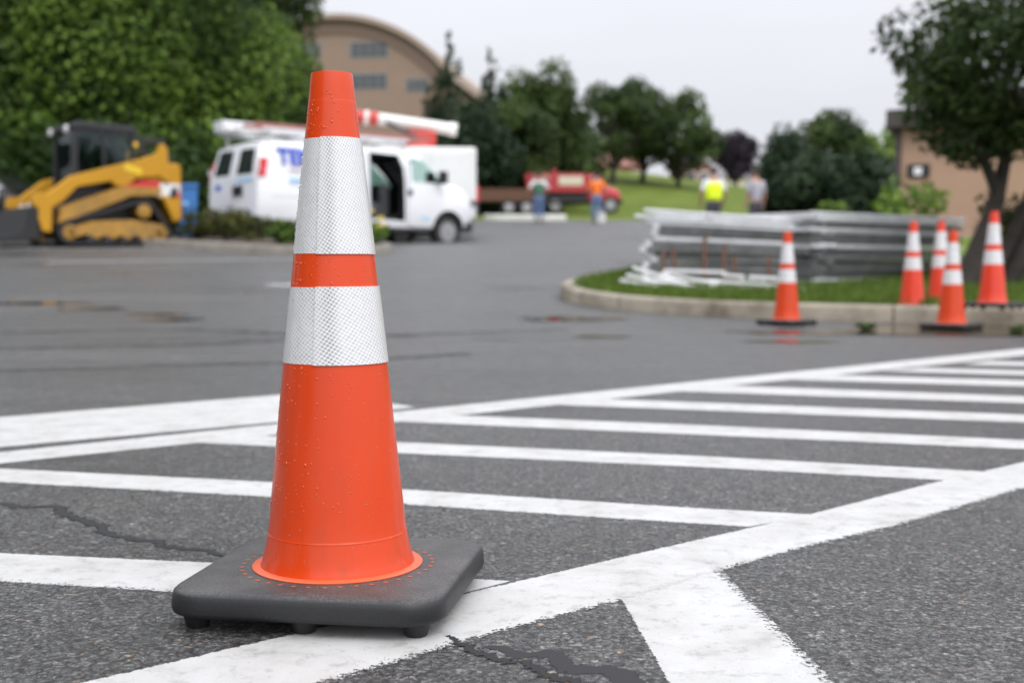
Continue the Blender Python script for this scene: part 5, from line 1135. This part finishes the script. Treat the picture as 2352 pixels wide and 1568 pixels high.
def person(label, x, y, z, rz, shirt, trousers, arms, sleeve=None, vest=None, stance=.10, H=1.76):
    """facing local +y; arms = per side (elbow, wrist) in local metres for the right side (x>0), mirrored for the left"""
    t = thing('person', label, 'person', (x, y, z), R(rz)); k = H / 1.76
    P = []; E = []; Rd = []
    def add(p, r, par=None):
        P.append(tuple(c * k for c in p)); Rd.append(tuple(q * k for q in r) if hasattr(r, '__len__') else r * k)
        if par is not None: E.append((par, len(P) - 1))
        return len(P) - 1
    pel = add((0, 0, .95), (.15, .10)); wa = add((0, 0, 1.10), (.135, .10), pel); ch = add((0, .0, 1.30), (.16, .11), wa); up = add((0, 0, 1.42), (.13, .085), ch)
    nk = add((0, .005, 1.50), .055, up); hd = add((0, .02, 1.57), (.068, .075), nk); h2 = add((0, .025, 1.64), (.078, .094), hd); h3 = add((0, .02, 1.71), (.066, .08), h2)
    add((0, .115, 1.615), .016, h2)                                     # nose
    hands = []
    for s, (el, wr) in ((1, arms[0]), (-1, arms[1])):
        sh = add((s * .185, 0, 1.415), .058, up); e = add((s * el[0], el[1], el[2]), .042, sh); w = add((s * wr[0], wr[1], wr[2]), .030, e)
        d = Vector((s * wr[0] - s * el[0], wr[1] - el[1], wr[2] - el[2])).normalized(); pm_ = Vector((s * wr[0], wr[1], wr[2])) + d * .05; pa = add(pm_, (.036, .018), w); hands.append((pm_, d, s))
        side = d.cross(Vector((0, 1, 0.2))).normalized()
        for q, (off, ln) in enumerate(((-.03, .065), (-.01, .078), (.01, .074), (.03, .058))):
            a = add(pm_ + d * .045 + side * off, .009, pa); bq = add(pm_ + d * (.045 + ln * .55) + side * off + Vector((0, -.006, 0)), .008, a); add(pm_ + d * (.045 + ln) + side * off + Vector((0, -.022, 0)), .007, bq)
        a = add(pm_ + side * -.045 + Vector((0, .012, 0)), .010, pa); add(pm_ + d * .035 + side * -.06 + Vector((0, .02, 0)), .009, a)
        hp = add((s * .095, 0, .90), .085, pel); kn = add((s * (stance + .005), .015, .50), .056, hp); an = add((s * stance, -.01, .09), .038, kn); add((s * (stance + .015), .12, .035), (.04, .025), an)
    skin_mesh('body', P, E, Rd, M['skin'], t)
    # clothing: shirt (torso + upper arms), trousers, boots, hair
    cp = [(0, 0, .93), (0, 0, 1.10), (0, 0, 1.30), (0, 0, 1.425)]; cr_ = [(.175, .13), (.165, .128), (.188, .135), (.155, .105)]; ce = [(0, 1), (1, 2), (2, 3)]
    for s, (el, wr) in ((1, arms[0]), (-1, arms[1])):
        i = len(cp); cp += [(s * .19, 0, 1.42), (s * (.185 + el[0]) / 2, el[1] / 2, (1.415 + el[2]) / 2), (s * (.10 * .185 + .9 * el[0]), el[1] * .9, 1.415 * .1 + el[2] * .9)]; cr_ += [.074, .066, .062]; ce += [(3, i), (i, i + 1), (i + 1, i + 2)]
    S_ = lambda L: [tuple(c * k for c in p) for p in L]; K_ = lambda L: [tuple(q * k for q in r) if hasattr(r, '__len__') else r * k for r in L]
    skin_mesh('shirt', S_(cp), ce, K_(cr_), sleeve or shirt, t)
    if vest: skin_mesh('vest', S_(cp[:4]), ce[:3], K_([(.22, .165), (.215, .16), (.245, .165), (.225, .135)]), shirt, t)
    tp = [(0, 0, 1.0), (0, 0, .90)]; tr_ = [(.16, .12), (.165, .125)]; te = [(0, 1)]
    for s in (1, -1):
        i = len(tp); tp += [(s * .098, 0, .84), (s * (stance + .005), .012, .50), (s * stance, -.005, .12)]; tr_ += [.105, .080, .070]; te += [(1, i), (i, i + 1), (i + 1, i + 2)]
    skin_mesh('trousers', S_(tp), te, K_(tr_), trousers, t)
    for s in (1, -1): skin_mesh('boot', S_([(s * stance, -.04, .05), (s * (stance + .01), .06, .045), (s * (stance + .02), .15, .035)]), [(0, 1), (1, 2)], K_([.055, .052, .042]), M['boot'], t)
    b = MB().sphere((0, .005 * k, 1.672 * k), .096 * k, 14, (.92, 1.08, 1.0)); bmesh.ops.delete(b.bm, geom=[v for v in b.bm.verts if v.co.z < 1.60 * k or (v.co.y > .055 * k and v.co.z < 1.70 * k)], context='VERTS'); b.build('hair', M['hair'], t, smooth=60)
    for s in (1, -1): MB().sphere((s * .082 * k, .015 * k, 1.625 * k), .026 * k, 8, (.4, .7, 1)).build('ear', M['skin'], t, smooth=60)
    return t
AK = [((.36, -.05, 1.16), (.21, .08, 1.00))] * 2; DN = [((.25, -.02, 1.14), (.26, .06, .90))] * 2; FW = [((.25, .0, 1.16), (.17, .20, 1.06))] * 2
d = 43; x = at(1237, d); person('person from behind in green and white top, hands on hips', x, d, g1(x, d), 4, M['shirt_green'], M['jeans'], AK, sleeve=M['shirt_white'], vest=True)
d = 43.5; x = at(1369, d); person('person in orange shirt and blue jeans beside the red truck', x, d, g1(x, d), -8, M['shirt_orange'], M['jeans'], [((.31, -.02, 1.17), (.22, .14, 1.02))] * 2)
bkx = at(1378, 43.0); bk = thing('bucket', 'white bucket at the feet of the orange shirted person', 'bucket', (bkx + .02, 43.0, g1(bkx, 43.0))); MB().lathe([(.13, 0), (.15, .02), (.165, .34), (.175, .36)], 20).build('pail', M['bag'], bk, smooth=40); MB().tube([(-.165, 0, .33), (-.1, 0, .44), (.1, 0, .44), (.165, 0, .33)], .008, 6).build('handle', M['galv'], bk)
d = 27; x = at(1636, d); person('person in lime vest over white sleeves behind the panel stack', x, d, g1(x, d), 6, M['vest'], M['trousers'], [((.29, -.02, 1.15), (.27, .12, .95))] * 2, sleeve=M['shirt_white'], vest=True, H=1.66)
d = 28; x = at(1733, d); person('person in grey shirt walking away behind the panel stack', x, d, g1(x, d), 25, M['shirt_grey'], M['trousers'], DN, H=1.66)
